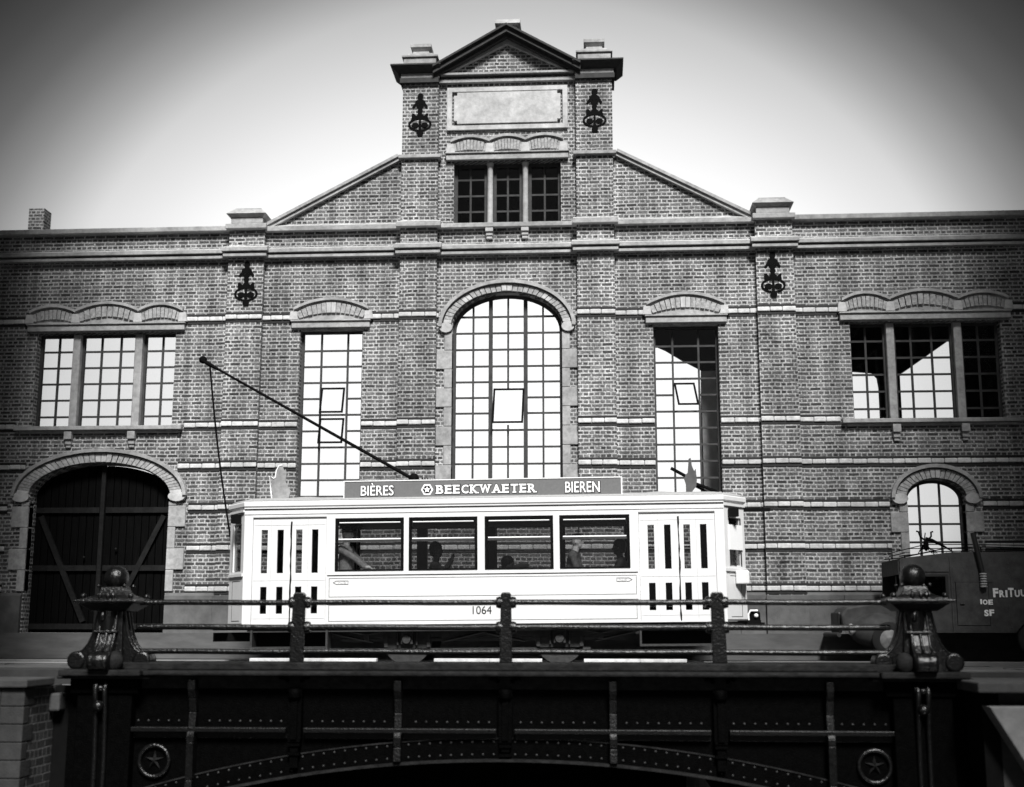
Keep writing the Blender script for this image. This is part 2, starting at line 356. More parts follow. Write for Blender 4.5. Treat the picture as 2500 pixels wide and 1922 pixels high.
# plinth and pilasters
pl = MB(); spans = [(-16, -10.48), (-7.32, 16)]
for a, b_ in spans:
    x = a
    while x < b_-.01:
        x2 = min(x+random.uniform(1.5, 2.2), b_); pl.box(x+.004, x2-.004, -.1, 0, .478, 1.27); x = x2
for a, b_ in spans: pl.prismx([(0, 1.27), (-.1, 1.27), (-.02, 1.33), (0, 1.33)], a, b_)
obj('plinth', pl, 'grey_stone', dep)
PIL = [(-6.22, -5.42, 9.33), (5.42, 6.22, 9.33), (-2.36, -1.545, 12.72), (1.545, 2.36, 12.72)]
for a, b_, t in PIL:
    p = MB().box(a, b_, -.15, 0, .478, t)
    po = obj('pilaster', p, 'brick', dep)
    obj('pilaster_base', MB().box(a-.03, b_+.03, -.2, -.152, .478, 1.27), 'grey_stone', po, .01)

# string courses
def intervals(z, ex):
    cuts = [(-16., 16.)]
    for a, b_ in ex:
        new = []
        for c, d in cuts:
            if b_ <= c or a >= d: new.append((c, d)); continue
            if a > c: new.append((c, a))
            if b_ < d: new.append((b_, d))
        cuts = new
    return cuts
sym = lambda a, b_: [(-b_, -a), (a, b_)]
doorx, rax = [(-10.95, -6.92)], [(8.03, 9.93)]
bands = [(7.35, sym(7.16, 10.74)+sym(3.02, 4.75)+[(-1.5, 1.5)]), (4.96, sym(7.1, 10.9)+sym(*NAR)+[(-1.56, 1.56)]),
         (4.06, [(-10.6, -7.2)]+[(8.55, 9.4)][:0]+sym(*NAR)+[(-1.56, 1.56)]), (3.15, doorx+rax), (2.28, doorx+rax), (1.41, [(-10.95, -6.92)]+rax)]
for z, ex in bands:
    for a0, b0 in intervals(z, ex):
        st, dk = MB(), MB()
        def run(a, b_, y):
            x = a
            while x < b_-.02:
                x2 = min(x+.27*random.uniform(.9, 1.1), b_)
                if b_-x2 < .1: x2 = b_
                st.box(x+.003, x2-.003, y-.045+random.uniform(-.006, .006), y, z-.05+random.uniform(-.004, .004), z+.05+random.uniform(-.004, .004)); x = x2
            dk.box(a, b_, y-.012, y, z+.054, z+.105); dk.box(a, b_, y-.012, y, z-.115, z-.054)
        run(a0, b0, 0.)
        for pa, pb, t in PIL:
            if a0 <= pa+.03 and b0 >= pb-.03: run(pa-.012, pb+.012, -.15)
        o = obj('string_course', st, 'pale_stone', dep, .022)
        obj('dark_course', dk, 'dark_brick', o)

# ledges and cornices
led = MB()
def over(mb, x0, x1, pr, z0, z1, pils=True, prp=None):
    mb.box(x0, x1, -pr, 0, z0, z1)
    if pils:
        for pa, pb, t in PIL:
            if pa >= x0-.2 and pb <= x1+.2 and t > z0: mb.box(pa-pr*.6, pb+pr*.6, -.15-pr, -pr+.001, z0+.003, z1+.003)
over(led, -5.42, 5.42, .15, 9.32, 9.42)
lo_ = obj('ledge', led, 'stone', dep, .01)
for a, b_ in ((-5.4, -2.46), (2.46, 5.4)): obj('lit_weathering', MB().prismx([(0, 9.422), (-.148, 9.422), (0, 9.495)], a, b_), 'panel_stone', lo_)  # sloped ledge tops; paler stone carries light from above in its colour
for pa, pb, t in PIL[2:]: obj('lit_weathering', MB().prismx([(-.152, 9.427), (-.297, 9.427), (-.152, 9.495)], pa-.08, pb+.08), 'panel_stone', lo_)
cn = MB(); over(cn, -16, 16, .20, 8.81, 8.89); over(cn, -16, 16, .15, 8.70, 8.77)
co = obj('cornice', cn, 'stone', dep, .01)
wx = [(-16., -6.33), (-5.31, -2.47), (-1.43, 1.43), (2.47, 5.31), (6.33, 16.)]
for a, b_ in wx: obj('lit_weathering', MB().prismx([(0, 8.891), (-.199, 8.891), (0, 8.975)], a, b_), 'panel_stone', co)  # cornice tops likewise coloured paler, as if lit from above
for pa, pb, t in PIL: obj('lit_weathering', MB().prismx([(-.152, 8.895), (-.348, 8.895), (-.152, 8.98)], pa-.11, pb+.11), 'panel_stone', co)
for s in (-1, 1):
    a, b_ = sorted((s*5.44, s*16))
    cp = B(a, b_, -.16, .45, 9.345, 9.46)
    pa, pb = sorted((s*5.36, s*6.28)); cp.box(pa, pb, -.30, -.155, 9.348, 9.463)
    obj('coping', cp, 'stone', dep, .015)
    # outer pilaster caps
    c = s*5.8; cap = MB()
    cap.box(c-.36, c+.36, -.28, .35, 9.465, 9.60)
    def fr(x, y0, y1, z): return [(c-x, y0, z), (c+x, y0, z), (c+x, y1, z), (c-x, y1, z)]
    cap.hexa(fr(.36, -.28, .35, 9.602), fr(.45, -.38, .42, 9.67)); cap.hexa(fr(.45, -.38, .42, 9.672), fr(.30, -.22, .3, 9.82)); cap.box(c-.29, c+.29, -.2, .28, 9.822, 9.845)
    obj('pier_cap', cap, 'stone', dep, .01)
    # gable slope coping
    p0, p1 = (s*5.40, 9.36), (s*2.40, 10.945); n_ = Vector((-(p1[1]-p0[1]), p1[0]-p0[0])).normalized(); n_ = n_ if n_.y > 0 else -n_
    g = MB()
    for t0, t1, y in ((.0, .075, -.10), (.077, .14, -.15)):
        q = [(p0[0]+n_.x*t0, p0[1]+n_.y*t0), (p1[0]+n_.x*t0, p1[1]+n_.y*t0), (p1[0]+n_.x*t1, p1[1]+n_.y*t1), (p0[0]+n_.x*t1, p0[1]+n_.y*t1)]
        g.prism(q, y, .45)
    obj('gable_coping', g, 'stone', dep)
    # ledge on the tower pilaster
    a, b_ = sorted((s*1.48, s*2.43)); obj('pilaster_ledge', B(a, b_, -.25, 0, 10.93, 11.01), 'stone', dep, .01)
    # tower entablature over the pilaster
    a, b_ = sorted((s*1.5, s*2.42)); ent = MB()
    def blk(x0, x1, pr, z0, z1): ent.box(x0, x1, -pr, .5, z0, z1)
    def sp(i, o): return sorted((s*i, s*o))
    ent_st = MB().box(*sp(1.53, 2.40), -.21, .45, 12.84, 12.945)
    obj('frieze', ent_st, 'stone', dep)
    blk(*sp(1.54, 2.42), .24, 12.72, 12.835)
    x0, x1 = sp(1.5, 2.47); X0, X1 = sp(1.48, 2.62)
    ent.hexa([(x0, -.24, 12.95), (x1, -.24, 12.95), (x1, .5, 12.95), (x0, .5, 12.95)], [(X0, -.40, 13.07), (X1, -.40, 13.07), (X1, .5, 13.07), (X0, .5, 13.07)])
    ent.box(X0, X1, -.41, .5, 13.072, 13.105)
    obj('tower_cornice', ent, 'lead_shade', dep)
    # pinnacle
    c = s*1.97; pn = MB()
    pn.box(c-.37, c+.37, -.26, .4, 13.11, 13.31); pn.box(c-.41, c+.41, -.30, .44, 13.312, 13.36)
    pn.hexa(fr(.32, -.22, .36, 13.362), fr(.28, -.18, .3, 13.45)); pn.hexa(fr(.2, -.1, .25, 13.452), fr(.18, -.08, .24, 13.54)); pn.hexa(fr(.18, -.08, .24, 13.542), fr(.23, -.14, .28, 13.61)); pn.box(c-.235, c+.235, -.15, .29, 13.612, 13.70)
    obj('pinnacle', pn, 'stone', dep, .008)
tb = MB().box(-1.545, 1.545, -.20, 0, 12.90, 12.945); tb.box(-1.545, 1.545, -.11, 0, 12.75, 12.83)
obj('pediment_base', tb, 'stone', dep)
pd, ps = MB(), MB()
for s in (-1, 1):
    q = lambda d0, d1, d2=0: [(0, 14.02-d0), (s*1.66, 13.06-d0), (s*1.66, 13.06-d1), (0, 14.02-d1)]
    pd.prism(q(.0, .05), -.42, .42); pd.prism(q(.052, .17), -.34, .42); pd.prism(q(.172, .25), -.24, .02)
    ps.prism([(0, 14.02-.252), (s*1.5, 13.152-.252+.01), (s*1.36, 12.95+.03), (0, 13.66)], -.10, 0)
obj('pediment_cornice', pd, 'lead_shade', dep); obj('pediment_moulding', ps, 'stone', dep)  # raking cornice: shade in its mouldings painted as a dark tone
ab = MB().box(-.2, .2, .05, .42, 13.8, 14.17)
def fr0(x, y0, y1, z): return [(-x, y0, z), (x, y0, z), (x, y1, z), (-x, y1, z)]
ab.hexa(fr0(.2, .05, .42, 14.172), fr0(.28, -.02, .5, 14.2)); ab.box(-.29, .29, -.03, .51, 14.202, 14.29)
obj('apex_block', ab, 'panel_stone', dep)
# blank name panel
np_ = MB().plate(rect(-1.36, 1.36, 11.63, 12.64), [rect(-1.25, 1.25, 11.73, 12.54)], -.07, 0)
o = obj('name_panel', np_, 'panel_stone', dep, .01)
q = [(-1.2, 11.84), (-1.13, 11.84), (-1.13, 11.77), (1.13, 11.77), (1.13, 11.84), (1.2, 11.84), (1.2, 12.44), (1.13, 12.44), (1.13, 12.51), (-1.13, 12.51), (-1.13, 12.44), (-1.2, 12.44)]
obj('panel_field', MB().plate(q, [], -.085, 0), 'panel_stone', o)

# ---- arches and hoods
def wedges(Ii, Oo, n, stones, bricks, stonel, y=-.075, gap=.16):
    for i in range(n):
        if i in stones and (i-1) not in stones: stonel.append(MB())
        if i not in stones and (i == 0 or (i-1) in stones or not bricks): bricks.append(MB())
        brickmb, stonemb = (bricks or [None])[-1], (stonel or [None])[-1]
        g = gap/2 if i not in stones else .04
        t0, t1 = (i+g)/n, (i+1-g)/n
        a, b_, c, d = Ii(t0), Ii(t1), Oo(t1), Oo(t0)
        yy = y+random.uniform(-.012, .012)
        (stonemb if i in stones else brickmb).hexa([(p[0], yy, p[1]) for p in (a, b_, c, d)], [(p[0], .0, p[1]) for p in (a, b_, c, d)])
def ecurve(cx, hw, zs, rise):
    return lambda t: (cx+hw*math.cos(math.pi*(1-t)), zs+rise*math.sin(math.pi*(1-t)))
def arch(cx, hi, ri, ho, ro, zs, n, stones, jz0, jw, jh):
    Ii, Oo = ecurve(cx, hi+.015, zs, ri+.015), ecurve(cx, ho-.05, zs, ro-.04)
    back = MB(); T = [i/40 for i in range(41)]
    back.plate([Ii(t) for t in T]+[Oo(t) for t in reversed(T)], [], -.035, 0)
    a = obj('arch', back, 'grey_stone', dep)
    bm_, sm_ = [], []; wedges(ecurve(cx, hi+.03, zs, ri+.03), ecurve(cx, ho-.07, zs, ro-.06), n, stones, bm_, sm_)
    for s in (-1, 1):   # rounded springers
        x = cx+s*(hi+ho)/2; sm_.append(MB()); sm_[-1].plate([(x+(ho-hi)*.52*math.cos(k*math.pi/8), zs-.02+.11*math.sin(k*math.pi/8)) for k in range(16)], [], -.1, 0)
    for q_ in bm_: obj('brick_ring', q_, 'arch_brick', a)
    for q_ in sm_: obj('arch_stone', q_, 'panel_stone', a, .01)
    hm = MB(); O2, O3 = ecurve(cx, ho-.045, zs, ro-.035), ecurve(cx, ho+.03, zs, ro+.04)
    hm.plate([O2(t) for t in T]+[O3(t) for t in reversed(T)], [], -.14, 0)
    obj('hood_mould', hm, 'stone', a)
    for s in (-1, 1):
        j = MB(); z = jz0; k = 0
        while z < zs-.14:
            z2 = min(z+jh, zs-.13); wd = jw[k % 2]
            x0, x1 = sorted((cx+s*hi, cx+s*(hi+wd))); j.box(x0, x1, -.045, 0 if False else .2, z+.004, z2-.004); z = z2; k += 1
        obj('jamb', j, 'stone', dep, .012)
arch(0, 1.2, .76, 1.47, 1.0, 7.08, 34, {0, 1, 8, 9, 16, 17, 24, 25, 32, 33}, 3.2, (.17, .34), .42)
arch(-8.9, 1.555, .71, 1.92, .99, 3.42, 42, {0, 1, 10, 11, 20, 21, 30, 31, 40, 41}, 1.36, (.17, .38), .46)
arch(8.98, .59, .38, .9, .66, 3.28, 22, {0, 10, 11, 21}, 1.3, (.17, .36), .42)

def para(a, b_, z, pk): return lambda t: (a+(b_-a)*t, z+(pk-z)*(1-(2*t-1)**2))
def hood(arcs, zl, ins, per, stones, xl, xr):
    back, bm_, sm_, mo = MB(), [], [], MB()
    top, low = [], []
    T = [i/14 for i in range(15)]
    for (a, b_, z, pk, zi, pi_) in arcs:
        O, I_ = para(a, b_, z, pk), para(a+ins, b_-ins, zi, pi_)
        top += [O(t) for t in T]; 
        O1 = para(a+.02, b_-.02, z-.04, pk-.04)
        ty_ = [(a+ins, zl)]+[I_(t) for t in T]+[(b_-ins, zl)]
        wedges(para(a+ins, b_-ins, zi+.01, pi_+.01), para(a+.04, b_-.04, z-.05, pk-.05), per, stones, bm_, sm_, -.085)
        P = [O(t) for t in T]; Q = [(x, zz+.06) for x, zz in P]
        mo.plate(P+Q[::-1], [], -.13, 0)
    poly = [(xl, zl), (xr, zl)]+[(xr, arcs[-1][2])]+top[::-1]+[(xl, arcs[0][2])]
    back.plate(poly, [], -.04, 0)
    for x in {round(v, 3) for v in [arcs[0][0], arcs[-1][1]]+[k[0] for k in arcs[1:]]}:
        e = .1; sm_.append(MB()); sm_[-1].prism([(x-e, arcs[0][4]-.02), (x+e, arcs[0][4]-.02), (x+e*.7, arcs[0][2]-.03), (x-e*.7, arcs[0][2]-.03)], -.10, 0)
    h = obj('hood', back, 'stone', dep)
    [obj('brick_ring', q_, 'arch_brick', h) for q_ in bm_]; [obj('hood_stone', q_, 'panel_stone', h) for q_ in sm_]; obj('hood_mould', mo, 'stone', h)
    lt = MB().box(xl-.01, xr+.01, -.10, .1, zl-.165, zl-.03); lt.box(xl-.03, xr+.03, -.14, 0, zl-.026, zl+.004)
    obj('lintel', lt, 'stone', dep, .01)
for s in (-1, 1):
    f = lambda L_: [tuple(sorted((s*a[0], s*a[1])))+a[2:] for a in L_][::s]
    hood(f([(7.22, 8.24, 7.52, 7.67, 7.31, 7.38), (8.24, 9.66, 7.54, 7.71, 7.31, 7.42), (9.66, 10.72, 7.52, 7.65, 7.31, 7.37)]), 7.265, .09, 10, set(), *sorted((s*7.18, s*10.74)))
    hood(f([(3.05, 4.72, 7.5, 7.72, 7.31, 7.43)]), 7.265, .12, 14, {6, 7}, *sorted((s*3.03, s*4.75)))
hood([(-1.27, -.39, 11.32, 11.43, 11.1, 11.14), (-.39, .41, 11.34, 11.44, 11.1, 11.14), (.41, 1.26, 11.34, 11.44, 11.1, 11.14)], 11.075, .08, 10, set(), -1.36, 1.36)

# ---- windows
def bars(mb, x0, x1, z0, z1, xs, zs, y=.22, w=.021, topf=None, thick=(), gaps=()):
    def split(a, b_, lo_, hi_, hit):
        out_ = [(a, b_)]
        for g in gaps:
            if not hit(g): continue
            ga_, gb_ = lo_(g), hi_(g); out_ = [q for c_, d_ in out_ for q in ((c_, min(d_, ga_)), (max(c_, gb_), d_)) if q[1]-q[0] > .01]
        return out_
    for x in xs:
        ww = w*2.1 if x in thick else w
        zt = topf(x) if topf else z1
        for c_, d_ in split(z0, zt, lambda g: g[2], lambda g: g[3], lambda g: g[0] < x < g[1]): mb.box(x-ww, x+ww, y, y+.05, c_, d_)
    for z in zs:
        a, b_ = x0, x1
        if topf:
            while topf(a) < z and a < b_: a += .02
            while topf(b_) < z and b_ > a: b_ -= .02
        for c_, d_ in split(a, b_, lambda g: g[0], lambda g: g[1], lambda g: g[2] < z < g[3]): mb.box(c_, d_, y+.006, y+.044, z-w, z+w)
def window(op, xs, zs, x0, x1, z0, z1, topf=None, fw=.05, thick=(), bar='bar', gl='glass', gaps=()):
    mb = MB(); cx, cz = (x0+x1)/2, (z0+z1)/2
    ins = [(cx+(x-cx)*(1-2*fw/(x1-x0)), cz+(z-cz)*(1-2*fw/(z1-z0))) for x, z in op]
    mb.plate(op, [ins], .2, .29)
    bars(mb, x0+.01, x1-.01, z0+.01, z1-.01, xs, zs, topf=topf, thick=thick, gaps=gaps)
    wn = obj('window', mb, bar, dep)
    obj('pane', MB().plate([(cx+(x-cx)*.995, cz+(z-cz)*.995) for x, z in op], [], .243, .249), gl, wn)
    return wn
def vent(wn, x0, x1, z0, z1, tilt=.12, skew=0.):
    v = MB()
    def P(x, z): return (x+skew*(z-z0), .17-tilt*(1-(z-z0)/(z1-z0)), z)
    for a, b_, c, d in ((x0, x1, z0, z0+.042), (x0, x1, z1-.042, z1), (x0, x0+.042, z0+.043, z1-.043), (x1-.042, x1, z0+.043, z1-.043)):
        q = [P(a, c), P(b_, c), P(b_, d), P(a, d)]; v.hexa(q, [(p[0], p[1]+.03, p[2]) for p in q])
    vo = obj('vent', v, 'iron', wn)
for s in (-1, 1):
    z0, z1 = 4.95, 7.06
    for a, b_, xs in ((7.38, 8.155, (7.74,)), (8.325, 9.575, (8.70, 9.14)), (9.745, 10.54, (10.12,))):
        x0, x1 = sorted((s*a, s*b_))
        window(rect(x0, x1, z0, z1), [s*k for k in xs], [5.21, 5.585, 5.955, 6.32, 6.69], x0, x1, z0, z1, gl='tinted_glass')
    for c in (8.24, 9.66):
        obj('mullion', B(s*c-.085, s*c+.085, .06, .3, 4.952, 7.058), 'stone', dep, .02)
        br = MB().box(s*c-.085, s*c+.085, -.13, 0, 4.66, 4.83); br.box(s*c-.07, s*c+.07, -.08, 0, 4.55, 4.655); br.box(s*c-.055, s*c+.055, -.05, 0, 4.48, 4.545)
        obj('bracket', br, 'stone', dep, .01)
    x0, x1 = sorted((s*7.12, s*10.88))
    si = B(x0, x1, -.16, .2, 4.86, 4.948); si.box(x0+.1, x1-.1, -.09, 0, 4.80, 4.857)
    obj('sill', si, 'stone', dep, .01)
    x0, x1 = sorted((s*NAR[0], s*NAR[1]))
    wn = window(rect(x0, x1, 3.2, 7.07), [s*3.6, s*4.16] if s > 0 else [-4.14, -3.55], [3.4, 3.76, 4.12, 4.48, 4.84, 5.2, 5.56, 5.92, 6.28, 6.64], x0, x1, 3.2, 7.07, gaps=[(-4.14, -3.57, 5.24, 5.80), (-4.14, -3.57, 4.56, 5.12)] if s < 0 else [(3.60, 4.16, 5.26, 5.82)])
    if s < 0: vent(wn, -4.13, -3.6, 5.22, 5.80, skew=.03); vent(wn, -4.15, -3.6, 4.55, 5.12, skew=.03, tilt=.1)
    else: vent(wn, 3.68, 4.13, 5.30, 5.82, skew=-.14, tilt=.2)
    obj('sill', B(x0-.12, x1+.12, -.12, .2, 3.08, 3.196), 'stone', dep, .01)
top_c = lambda x: 7.08+.76*math.sqrt(max(0, 1-(x/1.2)**2))-.02
wn = window(ell(0, 1.2, 7.08, .76, 3.2), [-.76, -.375, .01, .395, .78], [3.35, 3.72, 4.09, 4.46, 4.83, 5.2, 5.545, 5.895, 6.245, 6.62, 6.99, 7.36], -1.2, 1.2, 3.2, 7.84, top_c, .06, thick=(-.375, .395), gaps=[(-.36, .38, 4.94, 5.74)])
vent(wn, -.33, .35, 4.95, 5.74, tilt=.16, skew=.03)
obj('sill', B(-1.4, 1.4, -.12, .2, 3.08, 3.196), 'stone', dep, .01)
top_r = lambda x: 3.28+.38*math.sqrt(max(0, 1-((x-8.98)/.59)**2))-.02
window(ell(8.98, .59, 3.28, .38, 1.9), [8.69, 9.12], [1.99, 2.37, 2.75, 3.13], 8.39, 9.57, 1.9, 3.66, top_r, .05, gl='tinted_glass')
for a, b_, c in ((-1.2, -.455, -.84), (-.325, .335, .0), (.465, 1.2, .83)):
    window(rect(a, b_, 9.46, 10.89), [c], [9.79, 10.16, 10.54], a, b_, 9.46, 10.89, fw=.07)
for c in (-.39, .40):
    obj('mullion', MB().lathe([(.065, 9.42), (.065, 10.82), (.08, 10.84), (.08, 10.885)], (c, .12, 0), n=14), 'panel_stone', dep)
    br = MB().box(c-.085, c+.085, -.14, 0, 9.22, 9.306); br.box(c-.075, c+.075, -.10, 0, 9.14, 9.215); br.box(c-.065, c+.065, -.07, 0, 9.07, 9.135)
    obj('bracket', br, 'panel_stone', dep, .01)

# ---- big timber door
dp = ell(-8.9, 1.55, 3.42, .70, .482)
dtop = lambda x: 3.42+.70*math.sqrt(max(0, 1-((x+8.9)/1.55)**2))-.01
dm = MB()
for s in (-1, 1):
    lf = MB(); n = 9
    for k in range(n):
        a, b_ = sorted((-8.9+s*(.05+k*1.49/n), -8.9+s*(.05+(k+1)*1.49/n-.018)))
        yy = .26+random.uniform(0, .012)
        zt = min(dtop(a), dtop(b_)); lf.prism([(a, .5), (b_, .5), (b_, dtop(b_)), (a, dtop(a))], yy, .32)
    lf.plate(dp if False else [(-8.9, .49), (-8.9+s*1.545, .49)]+[(-8.9+s*1.545*math.cos(k*math.pi/24), 3.42+.69*math.sin(k*math.pi/24)) for k in range(13)], [], .33, .36)
    leaf = obj('door_leaf', lf, 'wood', dep)
    bz = MB(); x0, x1 = sorted((-8.9+s*.07, -8.9+s*1.5))
    for z in (3.13, 1.87, .62): bz.box(x0, x1, .2, .255, z-.06, z+.06)
    a, b_ = (-8.9+s*1.38, 3.0), (-8.9+s*.3, .72)
    d = (Vector(b_)-Vector(a)).normalized(); nn = Vector((-d.y, d.x))*.055
    bz.prism([(a[0]+nn.x, a[1]+nn.y), (b_[0]+nn.x, b_[1]+nn.y), (b_[0]-nn.x, b_[1]-nn.y), (a[0]-nn.x, a[1]-nn.y)], .185, .25)
    obj('brace', bz, 'wood_light', leaf)
    obj('door_knob', MB().ball((-8.9+s*.35, .19, 2.28 if s > 0 else 2.1), .03, 8, 6), 'wood_light', leaf)
obj('door_post', B(-8.945, -8.855, .17, .25, .5, 4.1), 'wood_light', dep)

# ---- wrought iron wall anchors
def anchor(cx, ztop, y, parent):
    k = 1.03/1360; P = lambda pts: [(cx+a*k, ztop-b_*k) for a, b_ in pts]
    mb = MB()
    mb.plate(P([(-90, 100), (-60, 20), (0, 0), (60, 10), (100, 90), (60, 200), (-50, 200)]), [], y-.012, y)
    mb.plate(P([(-60, 190), (60, 190), (140, 240), (160, 310), (230, 420), (190, 485), (120, 400), (70, 470), (40, 520), (-40, 520), (-70, 480), (-120, 400), (-190, 470), (-245, 440), (-160, 320), (-140, 240)]), [P([(20, 390), (80, 330), (60, 370)]), P([(-90, 350), (-50, 350), (-40, 395)])], y-.013, y)
    mb.plate(P([(-40, 480), (40, 480), (80, 540), (50, 630), (120, 720), (190, 640), (250, 650), (230, 740), (250, 800), (-250, 800), (-250, 700), (-250, 650), (-180, 640), (-110, 720), (-60, 630), (-80, 540)]), [], y-.014, y)
    E_ = lambda rx, rz, cx_, cz, n=28: P([(cx_+rx*math.cos(2*math.pi*i/n), cz+rz*math.sin(2*math.pi*i/n)) for i in range(n)])
    mb.plate(E_(350, 215, 0, 985), [E_(290, 168, 0, 985)], y-.015, y)
    for s in (-1, 1): mb.plate(E_(105, 82, s*140, 1010, 18), [], y-.016, y)
    mb.plate(P([(-25, 790), (25, 790), (45, 1130), (-45, 1130)]), [], y-.017, y)
    mb.plate(P([(-35, 1130), (35, 1130), (105, 1240), (80, 1350), (-60, 1355), (-95, 1250)]), [], y-.018, y)
    return obj('wall_anchor', mb, 'iron', parent)
for cx, zt in ((-5.79, 8.62), (5.77, 8.62), (-1.96, 12.49), (1.965, 12.49)): anchor(cx, zt, -.155, dep)

# ------------------------------------------------------------------ tram
TX = -.12
tram = thing('tram', 'white two-axle tram number 1064 with a beer sign along its roof', 'tram', (TX, 22.6, 0), (0, -.0094, 0))
HX, EX, EY, WD = 4.29, 4.70, .55, 2.2
WIN = [(-2.63, -1.39), (-1.30, -.07), (.06, 1.28), (1.39, 2.63)]; WZ = (1.62, 2.565)
DOOR = [(-4.13, -2.79), (2.79, 4.13)]; DZ = (.70, 2.60)
body = MB()
side_holes = [rect(a, b_, *WZ) for a, b_ in WIN]+[rect(a, b_, *DZ) for a, b_ in DOOR]
for y0, y1 in ((0, .06), (WD-.06, WD)): body.plate(rect(-HX, HX, .68, 2.78), side_holes, y0, y1)
def wall2(mb, p, q, z0, z1, hole=None, t=.05):
    p, q = Vector(p), Vector(q); d = q-p; Lh = d.length; d.normalize(); n = Vector((d.y, -d.x))
    tmp = MB().plate(rect(0, Lh, z0, z1), [hole] if hole else [], 0, t)
    mb.add([(p.x+d.x*x-n.x*y, p.y+d.y*x-n.y*y, z) for x, y, z in tmp.v], tmp.f)
for s in (-1, 1):
    Lw = math.hypot(EX-HX, EY)
    for y0, y1 in ((.0, EY), (WD, WD-EY)):
        a, b_ = ((s*EX, y1), (s*HX, y0)) if (s < 0) == (y0 == 0) else ((s*HX, y0), (s*EX, y1))
        wall2(body, a, b_, .72, 2.78, rect(.16, Lw-.13, 1.64, 2.5))
    a, b_ = ((s*EX, EY), (s*EX, WD-EY)) if s > 0 else ((s*EX, WD-EY), (s*EX, EY))
    wall2(body, a, b_, .72, 2.78, rect(.1, WD-2*EY-.1, 1.62, 2.5))
body_o = obj('body', body, 'tram_white', tram)
# floor, ceiling
def octa(z, k=0., kx=0.): return [(-HX-kx, -k, z), (HX+kx, -k, z), (EX+k+kx, EY, z), (EX+k+kx, WD-EY, z), (HX+kx, WD+k, z), (-HX-kx, WD+k, z), (-EX-k-kx, WD-EY, z), (-EX-k-kx, EY, z)]
def loft(mb, rings, smooth=False):
    n = len(rings[0]); vs = [p for r_ in rings for p in r_]
    fs = [(i*n+j, i*n+(j+1) % n, (i+1)*n+(j+1) % n, (i+1)*n+j) for i in range(len(rings)-1) for j in range(n)]
    mb.add(vs, fs+[tuple(range(n)), tuple(range(len(vs)-n, len(vs)))], smooth)
fl = MB(); loft(fl, [octa(.60, -.03), octa(.675, -.03)]); obj('floor', fl, 'black', tram)
ce = MB(); loft(ce, [octa(2.70, -.07), octa(2.775, -.07)])
for k in (-.685, .67, 2.0): ce.box(k-.28, k+.02, .9, 1.3, 2.55, 2.70) if k == -.685 else None
for x in (-1.345, -.005, 1.335, -2.75, 2.75): ce.box(x-.1, x+.1, WD-.14, WD-.065, .7, 2.70)
ce.box(-2.7, 2.7, WD-.15, WD-.065, .7, 1.58)
obj('interior', ce, 'black', tram)
ro = MB(); loft(ro, [octa(2.782, .035), octa(2.80, .05), octa(2.865, .05), octa(2.885, .03)]); obj('roof_edge', ro, 'tram_white', tram)
rd = MB()
def roofring(z, f): return [(x*(1-.02*f), (y-1.1)*(1-.13*f)+1.1, z) for x, y, _ in octa(z, .02)]
loft(rd, [roofring(2.886, 0), roofring(2.93, .6), roofring(2.965, 1.6), roofring(2.99, 3), roofring(3.0, 5)], True)
obj('roof', rd, 'roof_canvas', tram)
rb = MB()
for x in (-3.3, 3.2): rb.ball((x, .75, 2.96), .42, 16, 8, (1, .8, .17))
for x in (-4.35, 4.3): rb.ball((x, .6, 2.9), .1, 10, 6, (1, 1, .7)); rb.tube([(x, .6, 2.95), (x, .6, 3.0)], .03)
obj('roof_bump', rb, 'roof_canvas', tram)
# mouldings and lining
mo = MB().box(-2.76, 2.76, -.022, 0, 1.555, 1.60).box(-HX, HX, -.03, 0, 2.755, 2.78).box(-2.76, 2.76, -.016, 0, 1.085, 1.115).box(-HX, HX, -.014, 0, 2.655, 2.672)
for s in (-1, 1):
    for y0, y1, nx in ((0, EY, -1),):
        a = Vector((s*HX, 0)); b_ = Vector((s*EX, EY)); d = (b_-a).normalized(); n = Vector((s*d.y*s, -abs(d.x))) if s > 0 else Vector((-abs(d.y), -abs(d.x)))
        n = Vector((s*abs(d.y), -abs(d.x)))
        q = [a, b_, b_+n*.03, a+n*.03]
        for z0, z1 in ((1.55, 1.60), (2.70, 2.74)): mo.hexa([(p.x, p.y, z0) for p in q], [(p.x, p.y, z1) for p in q])
obj('moulding', mo, 'tram_white', tram)
ln = MB()
def frame_lines(x0, x1, z0, z1, w=.006, y=-.004):
    ln.box(x0, x1, y, 0, z0, z0+w*1.4); ln.box(x0, x1, y, 0, z1-w*1.4, z1); ln.box(x0, x0+w*1.5, y, 0, z0+w*1.5, z1-w*1.5); ln.box(x1-w*1.5, x1, y, 0, z0+w*1.5, z1-w*1.5)
frame_lines(-2.73, 2.73, 1.165, 1.50); frame_lines(-2.73, 2.73, .74, 1.03)
ln.box(-2.76, 2.76, -.006, 0, 1.541, 1.553); ln.box(-HX, HX, -.006, 0, 2.735, 2.753)
for s in (-1, 1):
    a = Vector((s*HX, 0)); d = Vector((s*(EX-HX), EY)); n = Vector((s*EY, -(EX-HX))).normalized()*.004
    for t0, t1, z0, z1 in ((.2, .75, 1.47, 1.48), (.2, .75, .76, .77), (.73, .75, .772, 1.468)):
        q = [a+d*t0, a+d*t1, a+d*t1+n, a+d*t0+n]; ln.hexa([(p.x, p.y, z0) for p in q], [(p.x, p.y, z1) for p in q])
obj('lining', ln, 'tram_line', tram)
